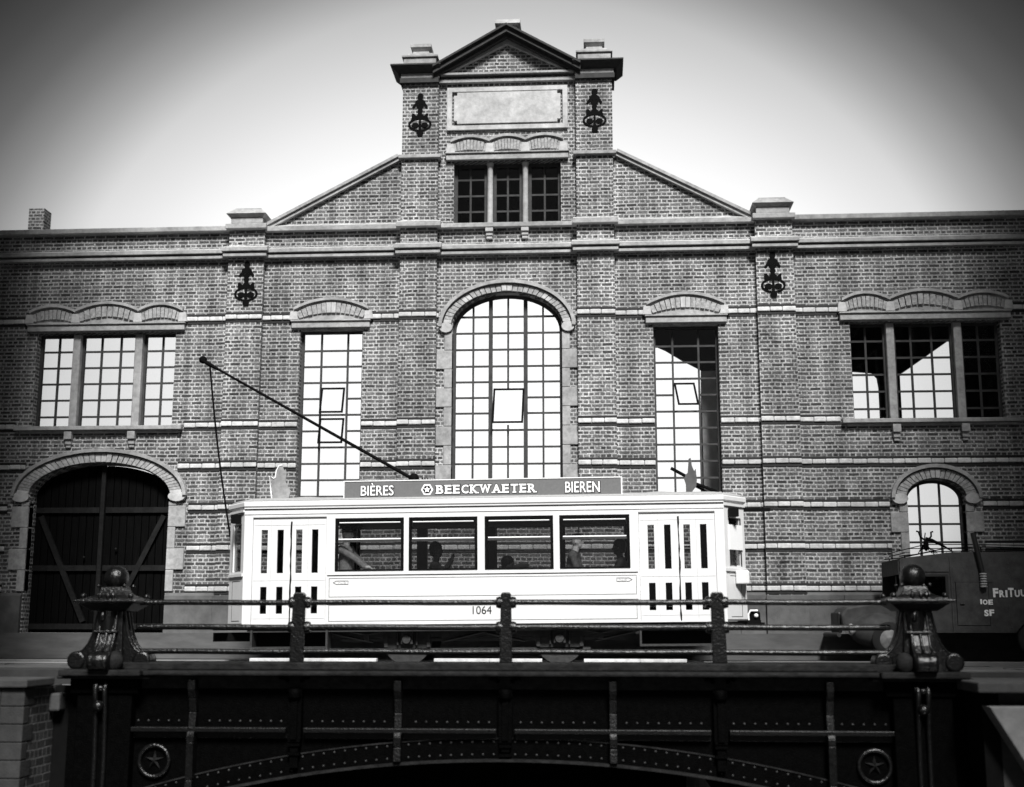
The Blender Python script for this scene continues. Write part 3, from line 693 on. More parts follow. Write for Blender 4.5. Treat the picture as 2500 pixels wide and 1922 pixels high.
# windows
for a, b_ in WIN:
    f = MB().plate(rect(a, b_, *WZ), [rect(a+.05, b_-.05, WZ[0]+.03, WZ[1]-.045)], -.012, .05)
    wn = obj('window', f, 'black', tram)
    obj('pane', B(a+.05, b_-.05, .028, .034, WZ[0]+.03, WZ[1]-.045), 'clear_glass', wn)
    obj('far_pane', B(a+.05, b_-.05, WD-.035, WD-.03, WZ[0]+.03, WZ[1]-.045), 'tram_glass', wn)
    rl = MB().tube([(a+.06, .012, 2.185), (b_-.06, .012, 2.185)], .013, 8).tube([(a+.07, .02, 2.485), (b_-.07, .02, 2.485)], .012, 8)
    obj('window_rail', rl, 'white_paint', wn)
    obj('blind', B(a+.06, b_-.06, .06, .09, 2.38, 2.52), 'black', wn)
    obj('window_bar', B(a+.05, b_-.05, .0, .03, 2.135, 2.168), 'underframe', wn)
    fr_ = MB().plate(rect(a, b_, *WZ), [rect(a+.05, b_-.05, WZ[0]+.03, WZ[1]-.045)], WD-.055, WD-.005); obj('far_window', fr_, 'black', tram)
# doors
def jag(x, z0, z1, n=16):
    L_, R_ = [], []
    for i in range(n+1):
        z = z0+(z1-z0)*i/n; w_ = random.uniform(.007, .017); o_ = random.uniform(-.006, .006)
        L_.append((x+o_-w_, z)); R_.append((x+o_+w_, z))
    return L_+R_[::-1]
for di, (a, b_) in enumerate(DOOR):
    sl = [a+.155, a+.445, a+.785, a+1.075]; sw = .115
    hs = []
    for x in sl: hs += [rect(x, x+sw, 1.60, 2.375), rect(x, x+sw, .885, 1.36)]
    d = MB().plate(rect(a+.006, b_-.006, DZ[0]-.015, DZ[1]-.012), hs, .012, .045)
    do = obj('door', d, 'tram_white', tram)
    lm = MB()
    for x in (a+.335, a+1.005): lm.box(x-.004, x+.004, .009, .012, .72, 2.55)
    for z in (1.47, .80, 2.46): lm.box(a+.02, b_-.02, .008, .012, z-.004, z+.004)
    obj('door_groove', lm, 'tram_grey', do)
    obj('door_gap', MB().plate(jag(a+.70, .70, 2.52), [], .002, .012), 'black', do)
    g = MB()
    for x in sl: g.box(x, x+sw, .05, .054, 1.60, 2.375); g.box(x, x+sw, .05, .054, .885, 1.36)
    obj('door_pane', g, 'tram_glass', do)
    dk = MB()
    for k, x in enumerate(sl):
        dk.box(x-.02, x+sw+.02, .10, .12, .86, 1.40)
        if k % 2: dk.box(x-.02, x+sw+.02, .10, .12, 1.5, 2.42)
        else: dk.box(x-.02, x+sw+.02, .10, .115, 1.97, 2.0)
    obj('door_lining', dk, 'black', do)
    obj('door_header', B(a, b_, -.02, .0, DZ[1]-.005, DZ[1]+.018), 'tram_grey', do)
# end lamps, papers, end windows
for s in (-1, 1):
    lp = MB().lathe([(.06, -.06), (.075, -.02), (.075, .08)], (s*4.47, .12, 2.60), 'y', 12); lp.box(s*4.47-.09, s*4.47+.09, .05, .22, 2.51, 2.66)
    obj('headlamp', lp, 'black', tram)
    ww = MB(); a = Vector((s*HX, 0)); d = Vector((s*(EX-HX), EY)); nn = Vector((-s*EY, (EX-HX))).normalized()*.03
    q = [a+d*.24, a+d*.78, a+d*.78+nn*.3, a+d*.24+nn*.3]; q = [p+nn for p in q]
    ww.hexa([(p.x, p.y, 1.66) for p in q], [(p.x, p.y, 2.48) for p in q]); obj('end_window', ww, 'tram_glass', tram)
    fw_ = MB()
    for t in (.22, .80): p = a+d*t; fw_.tube([(p.x, p.y+.01, 1.64), (p.x, p.y+.01, 2.5)], .012, 6)
    obj('end_window_frame', fw_, 'underframe', tram)
a = Vector((HX, 0)); d = Vector((EX-HX, EY)); nn = Vector((EY, -(EX-HX))).normalized()*.02
q = [a+d*.2, a+d*.85, a+d*.85+nn, a+d*.2+nn]; pp = MB().hexa([(p.x, p.y, 1.93) for p in q], [(p.x, p.y, 2.37) for p in q])
obj('paper_notice', pp, 'white_paint', tram)
obj('lamp_box', B(4.48, 4.72, .2, .45, 1.33, 1.56), 'tram_white', tram, .02)
# arrows
for s, x in ((-1, -2.66), (1, 2.66)):
    ar, at_ = MB(), MB()
    o_ = [(x, 1.42), (x-s*.06, 1.455), (x-s*.28, 1.455), (x-s*.28, 1.385), (x-s*.06, 1.385)]; i_ = [(x-s*.016, 1.42), (x-s*.064, 1.445), (x-s*.272, 1.445), (x-s*.272, 1.395), (x-s*.064, 1.395)]
    ar.plate(o_, [i_], -.005, 0); c = x-s*.17; at_.text('N5' if s > 0 else 'N2', c-.07, c+.07, 1.403, 1.437, -.002, .004)
    obj('arrow_lettering', at_, 'tram_grey', obj('arrow_marking', ar, 'tram_line', tram))
obj('number_lettering', MB().text('1064', -.16, .175, .845, .985, -.003, .004), 'black', tram)
# roof sign
SX0, SX1, SZ0, SZ1, SY = -2.50, 2.50, 2.915, 3.235, .12
sb = obj('roof_sign', B(SX0, SX1, SY, SY+.07, SZ0, SZ1), 'sign', tram)
sf = MB().box(SX0-.015, SX1+.02, SY-.012, SY+.075, SZ1, SZ1+.016); sf.box(SX1, SX1+.02, SY-.012, SY+.075, SZ0-.01, SZ1); sf.box(SX0-.015, SX0, SY-.012, SY+.075, SZ0-.01, SZ1); sf.box(SX0-.015, SX1+.02, SY-.012, SY+.07, SZ0-.022, SZ0-.002)
obj('sign_frame', sf, 'white_paint', sb)
def letters(w_, b_): return (obj('white_lettering', w_, 'white_paint', sb), obj('lettering_outline', b_, 'black', sb))
def sign_text(t, x0, x1, z0, z1, off=.0, wt=.0):
    wl, bl = MB(), MB()
    wl.text(t, x0, x1, z0, z1, SY-.007, .006, wt); bl.text(t, x0-.011, x1+.014, z0-.016, z1+.010, SY-.002, .003, wt+.045); letters(wl, bl)
sign_text('BI\u00c8RES', -2.20, -1.60, 2.975, 3.205, 0, .012); sign_text('BIEREN', 1.50, 2.12, 2.98, 3.175, 0, .012)
wl, bl = MB(), MB(); word = 'BEECKWAETER'; wid = {'B': 1, 'E': .95, 'C': 1, 'K': 1.1, 'W': 1.45, 'A': 1.15, 'T': 1.05, 'R': 1.1}
tot_w = sum(wid[c] for c in word); x = -.84; zb, zt = 2.99, 3.15; u = 1.83/tot_w
for ch_ in word:
    wc = wid[ch_]*u; a, b_ = x+.018, x+wc-.012; sz = .022
    wl.text(ch_, a, b_, zb, zt, SY-.007, .006, .03); bl.text(ch_, a-.014, b_+.016, zb-.014, zt+.012, SY-.002, .003, .07)
    ser = {'B': 'lt lb', 'E': 'lt lb', 'C': '', 'K': 'lt lb rt rb', 'W': 'lt rt', 'A': 'lb rb', 'T': 'cb', 'R': 'lt lb rb'}[ch_].split()
    for k in ser:
        cx_ = {'l': a+.02, 'r': b_-.02, 'c': (a+b_)/2}[k[0]]; z0 = zt-sz if k[1] == 't' else zb
        wl.box(cx_-.036, cx_+.036, SY-.0125, SY-.0108, z0, z0+sz); bl.box(cx_-.045, cx_+.047, SY-.0062, SY-.0050, z0-.010, z0+sz+.008)
    x += wc
letters(wl, bl); wl, bl = MB(), MB(); hx, hz = -.99, 3.07
hexp = lambda r_: [(hx+r_*math.cos(k*math.pi/3), hz+r_*math.sin(k*math.pi/3)) for k in range(6)]
wl.plate(hexp(.112), [], SY-.008, SY-.002); 
bl.plate(hexp(.078), [], SY-.012, SY-.0095)
star = lambda cx, cz, ro_, ri_, rot=0: [(cx+(ro_ if k % 2 == 0 else ri_)*math.sin(rot+k*math.pi/5), cz+(ro_ if k % 2 == 0 else ri_)*math.cos(rot+k*math.pi/5)) for k in range(10)]
wl.plate(star(hx, hz, .064, .030), [], SY-.016, SY-.0135)
obj('star_emblem', wl, 'white_paint', sb); obj('emblem_ground', bl, 'black', sb)
# trolley pole and rope
tp = MB()
b0, b1 = Vector((-1.36, 1.0, 3.36)), Vector((-5.46, 1.0, 5.72))
tp.tube([b0, b0.lerp(b1, .5), b1], [.034, .028, .022], 8); dd = (b1-b0).normalized()
tp.tube([b1-dd*.32, b1-dd*.1, b1+dd*.06], [.03, .042, .03], 8)
tp.lathe([(.03, -.03), (.075, -.02), (.05, 0), (.075, .02), (.03, .03)], tuple(b1+Vector((-.02, 0, .03))), 'y', 14)
pole = obj('trolley_pole', tp, 'iron', tram)
bs = MB().box(-1.6, -.6, .85, 1.15, 3.0, 3.22).tube([(-1.36, 1.0, 3.2), (-1.36, 1.0, 3.42)], .06, 10).ball((-1.36, 1.0, 3.38), .1, 10, 8)
for k in range(16): bs.lathe([(.035, -.012), (.05, 0), (.035, .012)], (-1.2+k*.05, 1.0, 3.35-k*.006), 'x', 8)
obj('pole_base', bs, 'iron', tram)
rp_ = MB(); e0, e1 = b1-dd*.14+Vector((0, 0, -.03)), Vector((-4.72, .75, 2.1))
rp_.tube([e0.lerp(e1, t/8)+Vector((-.04*math.sin(math.pi*t/8), 0, 0)) for t in range(9)], .02, 6)
obj('trolley_rope', rp_, 'iron', tram)
# hand-shaped signs on the roof
def hand(pts, y, m, holes=()):
    return obj('hand_sign', MB().plate(pts, holes, y, y+.03), m, tram)
dx_ = .12
hl = [(-4.03, 3.38), (-3.98, 3.33), (-3.95, 3.345), (-3.93, 3.48), (-3.885, 3.565), (-3.83, 3.575), (-3.80, 3.50), (-3.785, 3.49), (-3.775, 3.52), (-3.75, 3.44), (-3.765, 3.28), (-3.70, 3.16), (-3.66, 3.11), (-3.72, 2.93), (-3.98, 2.93), (-4.02, 3.15)]
h1 = hand([(x+dx_, z) for x, z in hl], .35, 'stone')
he = MB(); pts = [(-4.0, 2.90), (-4.04, 3.15), (-4.055, 3.39), (-3.99, 3.345), (-3.955, 3.36), (-3.94, 3.49), (-3.89, 3.58), (-3.83, 3.59)]
he.tube([(x+dx_, .345, z) for x, z in pts], .013, 6); obj('sign_edge', he, 'white_paint', h1)
hr = [(3.70, 3.60), (3.72, 3.45), (3.755, 3.36), (3.785, 3.40), (3.80, 3.20), (3.785, 3.08), (3.72, 3.00), (3.70, 2.95), (3.60, 2.95), (3.60, 3.12), (3.57, 3.22), (3.60, 3.29), (3.64, 3.33), (3.665, 3.58)]
hand([(x+dx_-.05, z) for x, z in hr], .35, 'mid_coat')
hb = MB().tube([(3.34+dx_-.05, .38, 3.42), (3.62+dx_-.05, .38, 3.26)], .03, 8).tube([(3.75+dx_-.05, .38, 3.14), (4.15+dx_-.05, .38, 2.98)], .03, 8).tube([(3.72+dx_-.05, .42, 3.12), (3.98+dx_-.05, .42, 2.98)], .022, 8)
obj('sign_strut', hb, 'iron', tram)
hb = MB().tube([(-3.95+dx_, .4, 3.08), (-3.6+dx_, .4, 2.93)], .02, 6); obj('sign_strut', hb, 'mid_coat', tram)
# running gear
uf = MB().box(-4.2, 4.2, .05, .13, .56, .672).box(-4.2, 4.2, WD-.13, WD-.05, .56, .672).box(-2.7, 2.7, .3, WD-.3, .46, .6)
uf.box(-2.55, 2.55, .30, .36, .38, .43).box(-1.9, 1.9, .32, .36, .22, .26)
for c in (-1.36, 1.36):
    for s in (-1, 1):
        uf.tube([(c+s*.62, .31, .37), (c+s*1.3, .27, .52), (c+s*1.42, .27, .56)], .022, 6); uf.box(c+s*.38-.03, c+s*.38+.03, .28, .34, .28, .60)
        uf.tube([(c+s*.17, .27, .6), (c+s*.17, .27, .32)], .02, 6)
    cc_ = c+(-.72 if c < 0 else .72)
    uf.tube([(cc_-.42, .24, .62), (cc_-.25, .24, .55), (cc_, .24, .505), (cc_+.25, .24, .55), (cc_+.42, .24, .62)], .02, 6); uf.box(cc_-.05, cc_+.05, .22, .28, .40, .52)
obj('underframe', uf, 'underframe', tram)
for c in (-1.36, 1.36):
    ab_ = MB().box(c-.11, c+.11, .22, .34, .33, .58).lathe([(.075, .0), (.085, .05), (.06, .06)], (c, .16, .42), 'y', 12)
    obj('axle_box', ab_, 'underframe', tram, .015)
    for y in (.38, WD-.38):
        wh = MB().lathe([(.44, 0), (.44, .025), (.40, .03), (.40, .12), (.3, .12), (.28, .06), (.1, .06), (.08, .12), (.02, .12)], (c, y-(.06 if y < 1 else .06), .41), 'y', 32)
        obj('wheel', wh, 'underframe', tram)
for a, b_ in ((-4.13, -2.74), (2.76, 4.09)):
    st = MB().box(a, b_, .0, .35, .27, .305).box(a, a+.035, .0, .35, .306, .6).box(b_-.035, b_, .0, .35, .306, .6)
    so = obj('step', st, 'underframe', tram); obj('step_back', B(a+.036, b_-.036, .34, .38, .306, .6), 'black', so)
gd = MB().box(-4.95, -4.2, .5, 1.7, .40, .56).box(4.15, 5.0, .6, 1.6, .54, .66)
for s in (-1, 1): gd.box(s*4.78-.12, s*4.78+.12, .3, 1.9, .60, .70)
obj('fender', gd, 'black', tram)
bf = MB().box(4.74, 4.95, .75, 1.0, .62, .86); obj('coupling', bf, 'black', tram, .04)
bf = MB().tube([(4.74, .72, .62), (4.73, .72, .80), (4.77, .72, .87), (4.9, .72, .87)], .018, 6).ball((4.87, .73, .78), .04, 8, 6); obj('coupling_edge', bf, 'white_paint', tram)
obj('mirror_arm', B(4.45, 5.35, 1.8, 1.9, 2.74, 2.80), 'black', tram)

# ------------------------------------------------------------------ passengers
def capsule(mb, a, b_, r0, r1):
    a, b_ = Vector(a), Vector(b_); mb.tube([a, a.lerp(b_, .5), b_], [r0, (r0+r1)/2, r1], 10); mb.ball(a, r0, 10, 8); mb.ball(b_, r1, 10, 8)
def remesh(o, vox):
    md = o.modifiers.new('r', 'REMESH'); md.mode = 'VOXEL'; md.voxel_size = vox; md.use_smooth_shade = True
    s2 = o.modifiers.new('s', 'SMOOTH'); s2.factor = .5; s2.iterations = 3
    dg = bpy.context.evaluated_depsgraph_get(); me = bpy.data.meshes.new_from_object(o.evaluated_get(dg)); old = o.data
    o.modifiers.clear(); o.data = me; bpy.data.meshes.remove(old)
def hand_geo(mb, wrist, d, up, side):
    wrist, d, up = Vector(wrist), Vector(d).normalized(), Vector(up).normalized(); lat = d.cross(up).normalized()*side
    palm = wrist+d*.05; capsule(mb, wrist, palm+d*.03, .03, .034)
    for k, ln_ in enumerate((.07, .082, .076, .06)):
        b0 = palm+d*.035+lat*(k-1.5)*.02; k1 = b0+d*ln_*.5-up*.006; capsule(mb, b0, k1, .0105, .010); capsule(mb, k1, k1+d*ln_*.4-up*.022, .010, .009)
    t0 = wrist+d*.03-lat*.03; t1 = t0-lat*.03+d*.035; capsule(mb, t0, t1, .013, .011); capsule(mb, t1, t1+d*.03, .011, .010)
def person(label, p, head, neck, hip, sh, arms, face, coat, skin, hat=None, hair=True, facing=(1, 0, 0)):
    """p is the place of the feet; every joint is given relative to it"""
    root = thing('person', label, 'person', p, group='passengers in the tram')
    cl, sk = MB(), MB()
    head, neck, hip, f = Vector(head), Vector(neck), Vector(hip), Vector(facing).normalized(); lat = f.cross(Vector((0, 0, 1))).normalized()
    s1, s2 = neck+lat*sh-Vector((0, 0, .07)), neck-lat*sh-Vector((0, 0, .07))
    capsule(cl, hip+lat*.07, hip-lat*.07, .14, .14); mid = hip.lerp(neck, .55)
    capsule(cl, hip, mid, .14, .15); capsule(cl, mid, neck-Vector((0, 0, .12)), .15, .13); capsule(cl, s1, s2, .095, .095); capsule(cl, neck-Vector((0, 0, .12)), neck-Vector((0, 0, .01)), .13, .075)
    for q in (-1, 1):     # legs, standing or bent on the seat below the sill
        h = hip+lat*.09*q
        knee = h+f*.12+Vector((0, 0, -h.z*.5+.02)) if hip.z > .8 else h+f*.42+Vector((0, 0, .02))
        ank = Vector((h.x+f.x*(.05 if hip.z > .8 else .4), h.y+f.y*(.05 if hip.z > .8 else .4), .08))
        capsule(cl, h, knee, .095, .065); capsule(cl, knee, ank, .062, .045); capsule(cl, ank-Vector((0, 0, .03)), ank+f*.17-Vector((0, 0, .045)), .04, .035)
    for (s_, el, wr, hd) in zip((s1, s2), *[[a[i] for a in arms] for i in range(3)]):
        el, wr = Vector(el), Vector(wr); capsule(cl, s_, el, .075, .06); capsule(cl, el, wr, .06, .045)
        hand_geo(sk, wr, hd, (0, 0, 1), 1)
    o = obj('clothing', cl, coat, root); remesh(o, .018)
    # head: skull, jaw, nose, ears, neck
    sk.ball(head+Vector((0, 0, .02)), .108, 16, 12, (.95, .9, 1.1)); sk.ball(head+f*.035-Vector((0, 0, .06)), .062, 12, 8)
    capsule(sk, neck-Vector((0, 0, .04)), head-Vector((0, 0, .06)), .062, .06); sk.ball(head+f*.105-Vector((0, 0, .015)), .02, 8, 6, (1, .8, 1.3)); sk.ball(head+f*.085-Vector((0, 0, .06)), .022, 8, 6, (.7, 1.3, .6))
    for q in (-1, 1): sk.ball(head+lat*.09*q-Vector((0, 0, .01)), .026, 8, 6, (.8, .5, 1.2))
    o = obj('body', sk, skin, root); remesh(o, .008)
    ey = MB()
    for q in (-1, 1): ey.ball(head+f*.085+lat*.035*q+Vector((0, 0, .02)), .013, 8, 6)
    obj('eyes', ey, 'black', root)
    if hat == 'cap':
        h = MB().ball(head+Vector((0, 0, .09)), .115, 16, 8, (1.05, 1, .55)); h.lathe([(.108, .045), (.108, .075)], tuple(head), n=18); h.prism([(0, 0), (.001, 0)], 0, .001) if False else None
        h.ball(head+f*.11+Vector((0, 0, .06)), .06, 10, 6, (1, 1, .2)); obj('cap', h, 'dark_coat', root)
    elif hair:
        h = MB().ball(head-f*.025+Vector((0, 0, .06)), .122, 16, 10, (1, .95, 1.02)); h.ball(head-f*.05-Vector((0, 0, .02)), .085, 12, 8)
        obj('hair', h, 'black', root)
    return root
FLZ = .82
Y0 = 22.6
person('person in a pale coat and peaked cap leaning an arm on the window sill', (-2.62, Y0+.36, FLZ), (.0, 0, 1.44), (-.02, 0, 1.24), (.0, 0, .70), .19,
       [((.17, -.2, 1.02), (.36, -.2, .86), (1, 0, -.1)), ((.22, .2, .95), (.4, .2, .82), (1, 0, 0))], None, 'coat', 'skin', 'cap', facing=(1, -.25, 0))
person('dark seated person raising one hand in the second window', (-1.03, Y0+.75, FLZ), (.0, 0, 1.17), (-.02, 0, .96), (-.08, 0, .44), .16,
       [((.16, -.12, .80), (.29, -.12, 1.0), (.3, 0, 1)), ((.1, .2, .72), (.3, .2, .72), (1, 0, 0))], None, 'dark_coat', 'dark_skin', None, facing=(1, 0, 0))
person('dark haired person slumped low with an arm on the sill in the third window', (.26, Y0+.55, FLZ), (.05, 0, .90), (-.02, .02, .74), (-.2, .1, .40), .15,
       [((.22, -.22, .86), (.40, -.25, .88), (.8, 0, -.6)), ((.1, .2, .55), (.25, .2, .55), (1, 0, 0))], None, 'dark_coat', 'dark_skin', None, facing=(1, -.1, 0))
person('person in a light coat and dark cap standing in the fourth tram window', (1.50, Y0+.36, FLZ), (.05, 0, 1.31), (.0, 0, 1.12), (.0, 0, .62), .16,
       [((.05, -.22, .82), (.16, -.2, .68), (1, 0, -.4)), ((.1, .2, .8), (.25, .2, .7), (1, 0, 0))], None, 'grey_coat', 'skin', 'cap', facing=(1, -.15, 0))
person('dark bareheaded person facing left at the end of the fourth window', (2.33, Y0+.8, FLZ), (-.03, 0, 1.22), (.02, 0, 1.02), (.06, 0, .48), .17,
       [((-.1, .22, .75), (-.28, .2, .72), (-1, 0, 0)), ((-.08, -.22, .75), (-.28, -.2, .70), (-1, 0, 0))], None, 'mid_coat', 'dark_skin', None, facing=(-1, 0, 0))

# ------------------------------------------------------------------ iron bridge
BX = .545
br = thing('bridge', 'black riveted iron girder bridge with arched lower edge in front of the tram', 'bridge', (BX, 19, 0))
arc_lo = lambda x: -1.265-.0252*x*x
arc_up = lambda x: -.965-.0258*x*x
xs = [-6.6+i*13.2/48 for i in range(49)]
web = MB(); rvt = MB()
web.plate([(x, max(arc_lo(x)+.02, -3.1)) for x in xs]+[(6.6, -.1), (-6.6, -.1)], [], .18, .24)
for zz, y in ((-.755, .18),):
    n = int(13/.155)
    for k in range(n):
        x = -6.45+k*.155
        if all(abs(x-r_) > .12 for r_ in (-3.12, 0, 3.12, -4.65, -1.56, 1.56, 4.67)): rvt.ball((x, y, zz), .02, 8, 6)
gweb = obj('girder', web, 'bridge', br)
fl1 = B(-6.3, 6.3, .04, .75, -.01, .105); fl1.box(-6.3, 6.3, .10, .18, -.28, -.085)
obj('top_plate', fl1, 'bridge_toplit', br, .02)
obj('top_flange', B(-5.75, 5.75, -.16, .3, -.083, -.012), 'bridge_toplit', br, .025)
mf_ = MB()
segs = [-5.6, -4.72, -4.58, -3.2, -3.04, -.08, .08, 3.04, 3.2, 4.6, 4.74, 5.6]
for a, b_ in ((-5.6, -3.24), (-2.98, -.13), (.13, 2.98), (3.24, 5.6)): mf_.box(a, b_, .0, .18, -.905, -.835); mf_.box(a, b_, .12, .18, -1.0, -.907)
obj('middle_flange', mf_, 'bridge_trim', br, .012)
ar_ = MB(); af_ = MB()
lo = [(x, arc_lo(x)) for x in xs]; up = [(x, arc_up(x)) for x in xs]
up_c = [(x, z) for x, z in up]
ar_.plate(lo+up_c[::-1], [], .14, .179)
for dz_, y0, y1 in ((0, .02, .19),):
    for i in range(48):
        (x0, z0), (x1, z1) = lo[i], lo[i+1]; af_.hexa([(x0, y0, z0-.035), (x1, y0, z1-.035), (x1, y0, z1), (x0, y0, z0)], [(x0, y1, z0-.035), (x1, y1, z1-.035), (x1, y1, z1), (x0, y1, z0)])
        (x0, z0), (x1, z1) = up[i], up[i+1]; af_.hexa([(x0, .125, z0-.02), (x1, .125, z1-.02), (x1, .125, z1), (x0, .125, z0)], [(x0, .14, z0-.02), (x1, .14, z1-.02), (x1, .14, z1), (x0, .14, z0)])
x = -5.2
while x < 5.25:
    rvt.ball((x, .14, arc_up(x)-.06), .019, 8, 6); rvt.ball((x, .14, arc_lo(x)+.06), .019, 8, 6); x += .157
obj('arch_rib', ar_, 'bridge', br); ed_ = obj('arch_flange', af_, 'bridge_toplit', br)  # pale lower edge: a highlight line painted by colour
M['rivet_highlight'] = mat('rivet_highlight', .018, .45, noise=.6, nscale=9, spec=.3)  # rivet highlights put into a lighter base colour
rvo = obj('rivets', rvt, 'rivet_highlight', br); rvo['kind'] = 'stuff'
for c in (-3.12, 0, 3.12):
    rb_ = MB(); zb_ = arc_lo(c)+.1
    rb_.box(c-.1, c+.1, .04, .18, -1.0, -.28).box(c-.045, c+.045, .0, .04, -1.0, -.42)
    rb_.lathe([(.06, 0), (.10, .03), (.085, .07), (.10, .11), (.05, .15)], (c, .03, -.42), n=14); rb_.ball((c, -.0, -.30), .05, 10, 8, (1.6, 1, .7))
    for z in (-1.02, -1.08, -1.21): rb_.box(c-.09, c+.09, .03, .16, z-.02, z+.02)
    rb_.box(c-.06, c+.06, .06, .14, zb_, -1.0)
    for s in (-1, 1): rb_.ball((c+s*.17, -.03, -.12), .045, 8, 6, (1.5, 1, .6)); rb_.ball((c+s*.11, -.02, -.15), .035, 8, 6)
    obj('rib', rb_, 'bridge', br)
for c in (-4.66, -1.58, 1.57, 4.68):
    s_ = MB(); zb_ = arc_lo(c)+.02; z_e = -1.05 if abs(c) < 2 else zb_
    pts = [(-.07, -.15), (-.07, -.3), (.0, -.42), (.06, -.62), (.02, -.86), (-.03, -.95), (-.03, -1.05), (-.01, zb_+.2), (-.04, zb_)]
    for i in range(len(pts)-1):
        (y0, z0), (y1, z1) = pts[i], pts[i+1]
        s_.hexa([(c-.055, y0, z0), (c+.055, y0, z0), (c+.055, .18, z0), (c-.055, .18, z0)], [(c-.055, y1, z1+.002), (c+.055, y1, z1+.002), (c+.055, .18, z1+.002), (c-.055, .18, z1+.002)])
    obj('strap', s_, 'bridge_trim', br, .01)
for c in (-5.24, 5.30):
    md = MB()
    ring = [(c+.225*math.cos(2*math.pi*k/28), .15, -1.335+.225*math.sin(2*math.pi*k/28)) for k in range(29)]; md.tube(ring, .035, 8, False)
    mo_ = obj('medallion', md, 'rail_iron', br)
    st_ = MB(); o5 = star(c, -1.33, .15, .045); 
    vs = [(x, .175, z) for x, z in o5]+[(c, .11, -1.33)]; st_.add(vs, [(i, (i+1) % 10, 10) for i in range(10)]+[tuple(range(10))])
    obj('star', st_, 'bridge_toplit', mo_)
# girders under the deck
for yy in (1.7, 3.3, 4.9):
    ig = MB().plate([(x, max(arc_lo(x)-.05-.02*yy, -3.1)) for x in xs]+[(6.6, -.3), (-6.6, -.3)], [], yy, yy+.06)
    for i in range(48):
        (x0, z0), (x1, z1) = lo[i], lo[i+1]; q0, q1 = z0-.05-.02*yy, z1-.05-.02*yy
        ig.hexa([(x0, yy-.14, q0-.04), (x1, yy-.14, q1-.04), (x1, yy-.14, q1), (x0, yy-.14, q0)], [(x0, yy+.2, q0-.04), (x1, yy+.2, q1-.04), (x1, yy+.2, q1), (x0, yy+.2, q0)])
    x = -5
    while x < 5: ig.ball((x, yy-.14, arc_lo(x)-.07-.02*yy), .045, 8, 6); x += .2
    obj('inner_girder', ig, 'bridge_trim', br)
obj('deck_underside', B(-6.6, 6.6, .8, 7.2, -.34, -.26), 'bridge', br)

ra = thing('bridge_railing', 'black iron railing of three round bars and flat posts along the bridge', 'railing', (BX, 19, .1))
for z, r_ in ((.887, .042), (.522, .044), (.16, .042)):
    pts = [(-5.62+i*11.24/20, .18, z+.004*math.sin(i*1.3)) for i in range(21)]
    obj('rail_bar', MB().tube(pts, r_, 10), 'rail_iron', ra)
for c in (-3.12, 0, 3.12):
    p = MB(); wt, wb = (.078, .095) if c == 0 else (.096, .108)
    sk_ = .02*c/3.12
    o_ = [(c-wb-sk_*-1+.0, 0), (c+wb+sk_, 0), (c+wt, 1.0), (c+wt*.7, 1.038), (c-wt*.7, 1.038), (c-wt, 1.0)]
    p.prism(o_, .11, .17)
    for z in (.887, .522):
        p.lathe([(.075, -.05), (.09, 0), (.075, .05)], (c-wt-.02, .18, z), 'x', 12); p.lathe([(.075, -.05), (.09, 0), (.075, .05)], (c+wt+.02, .18, z), 'x', 12)
    obj('post', p, 'rail_iron', ra, .015)

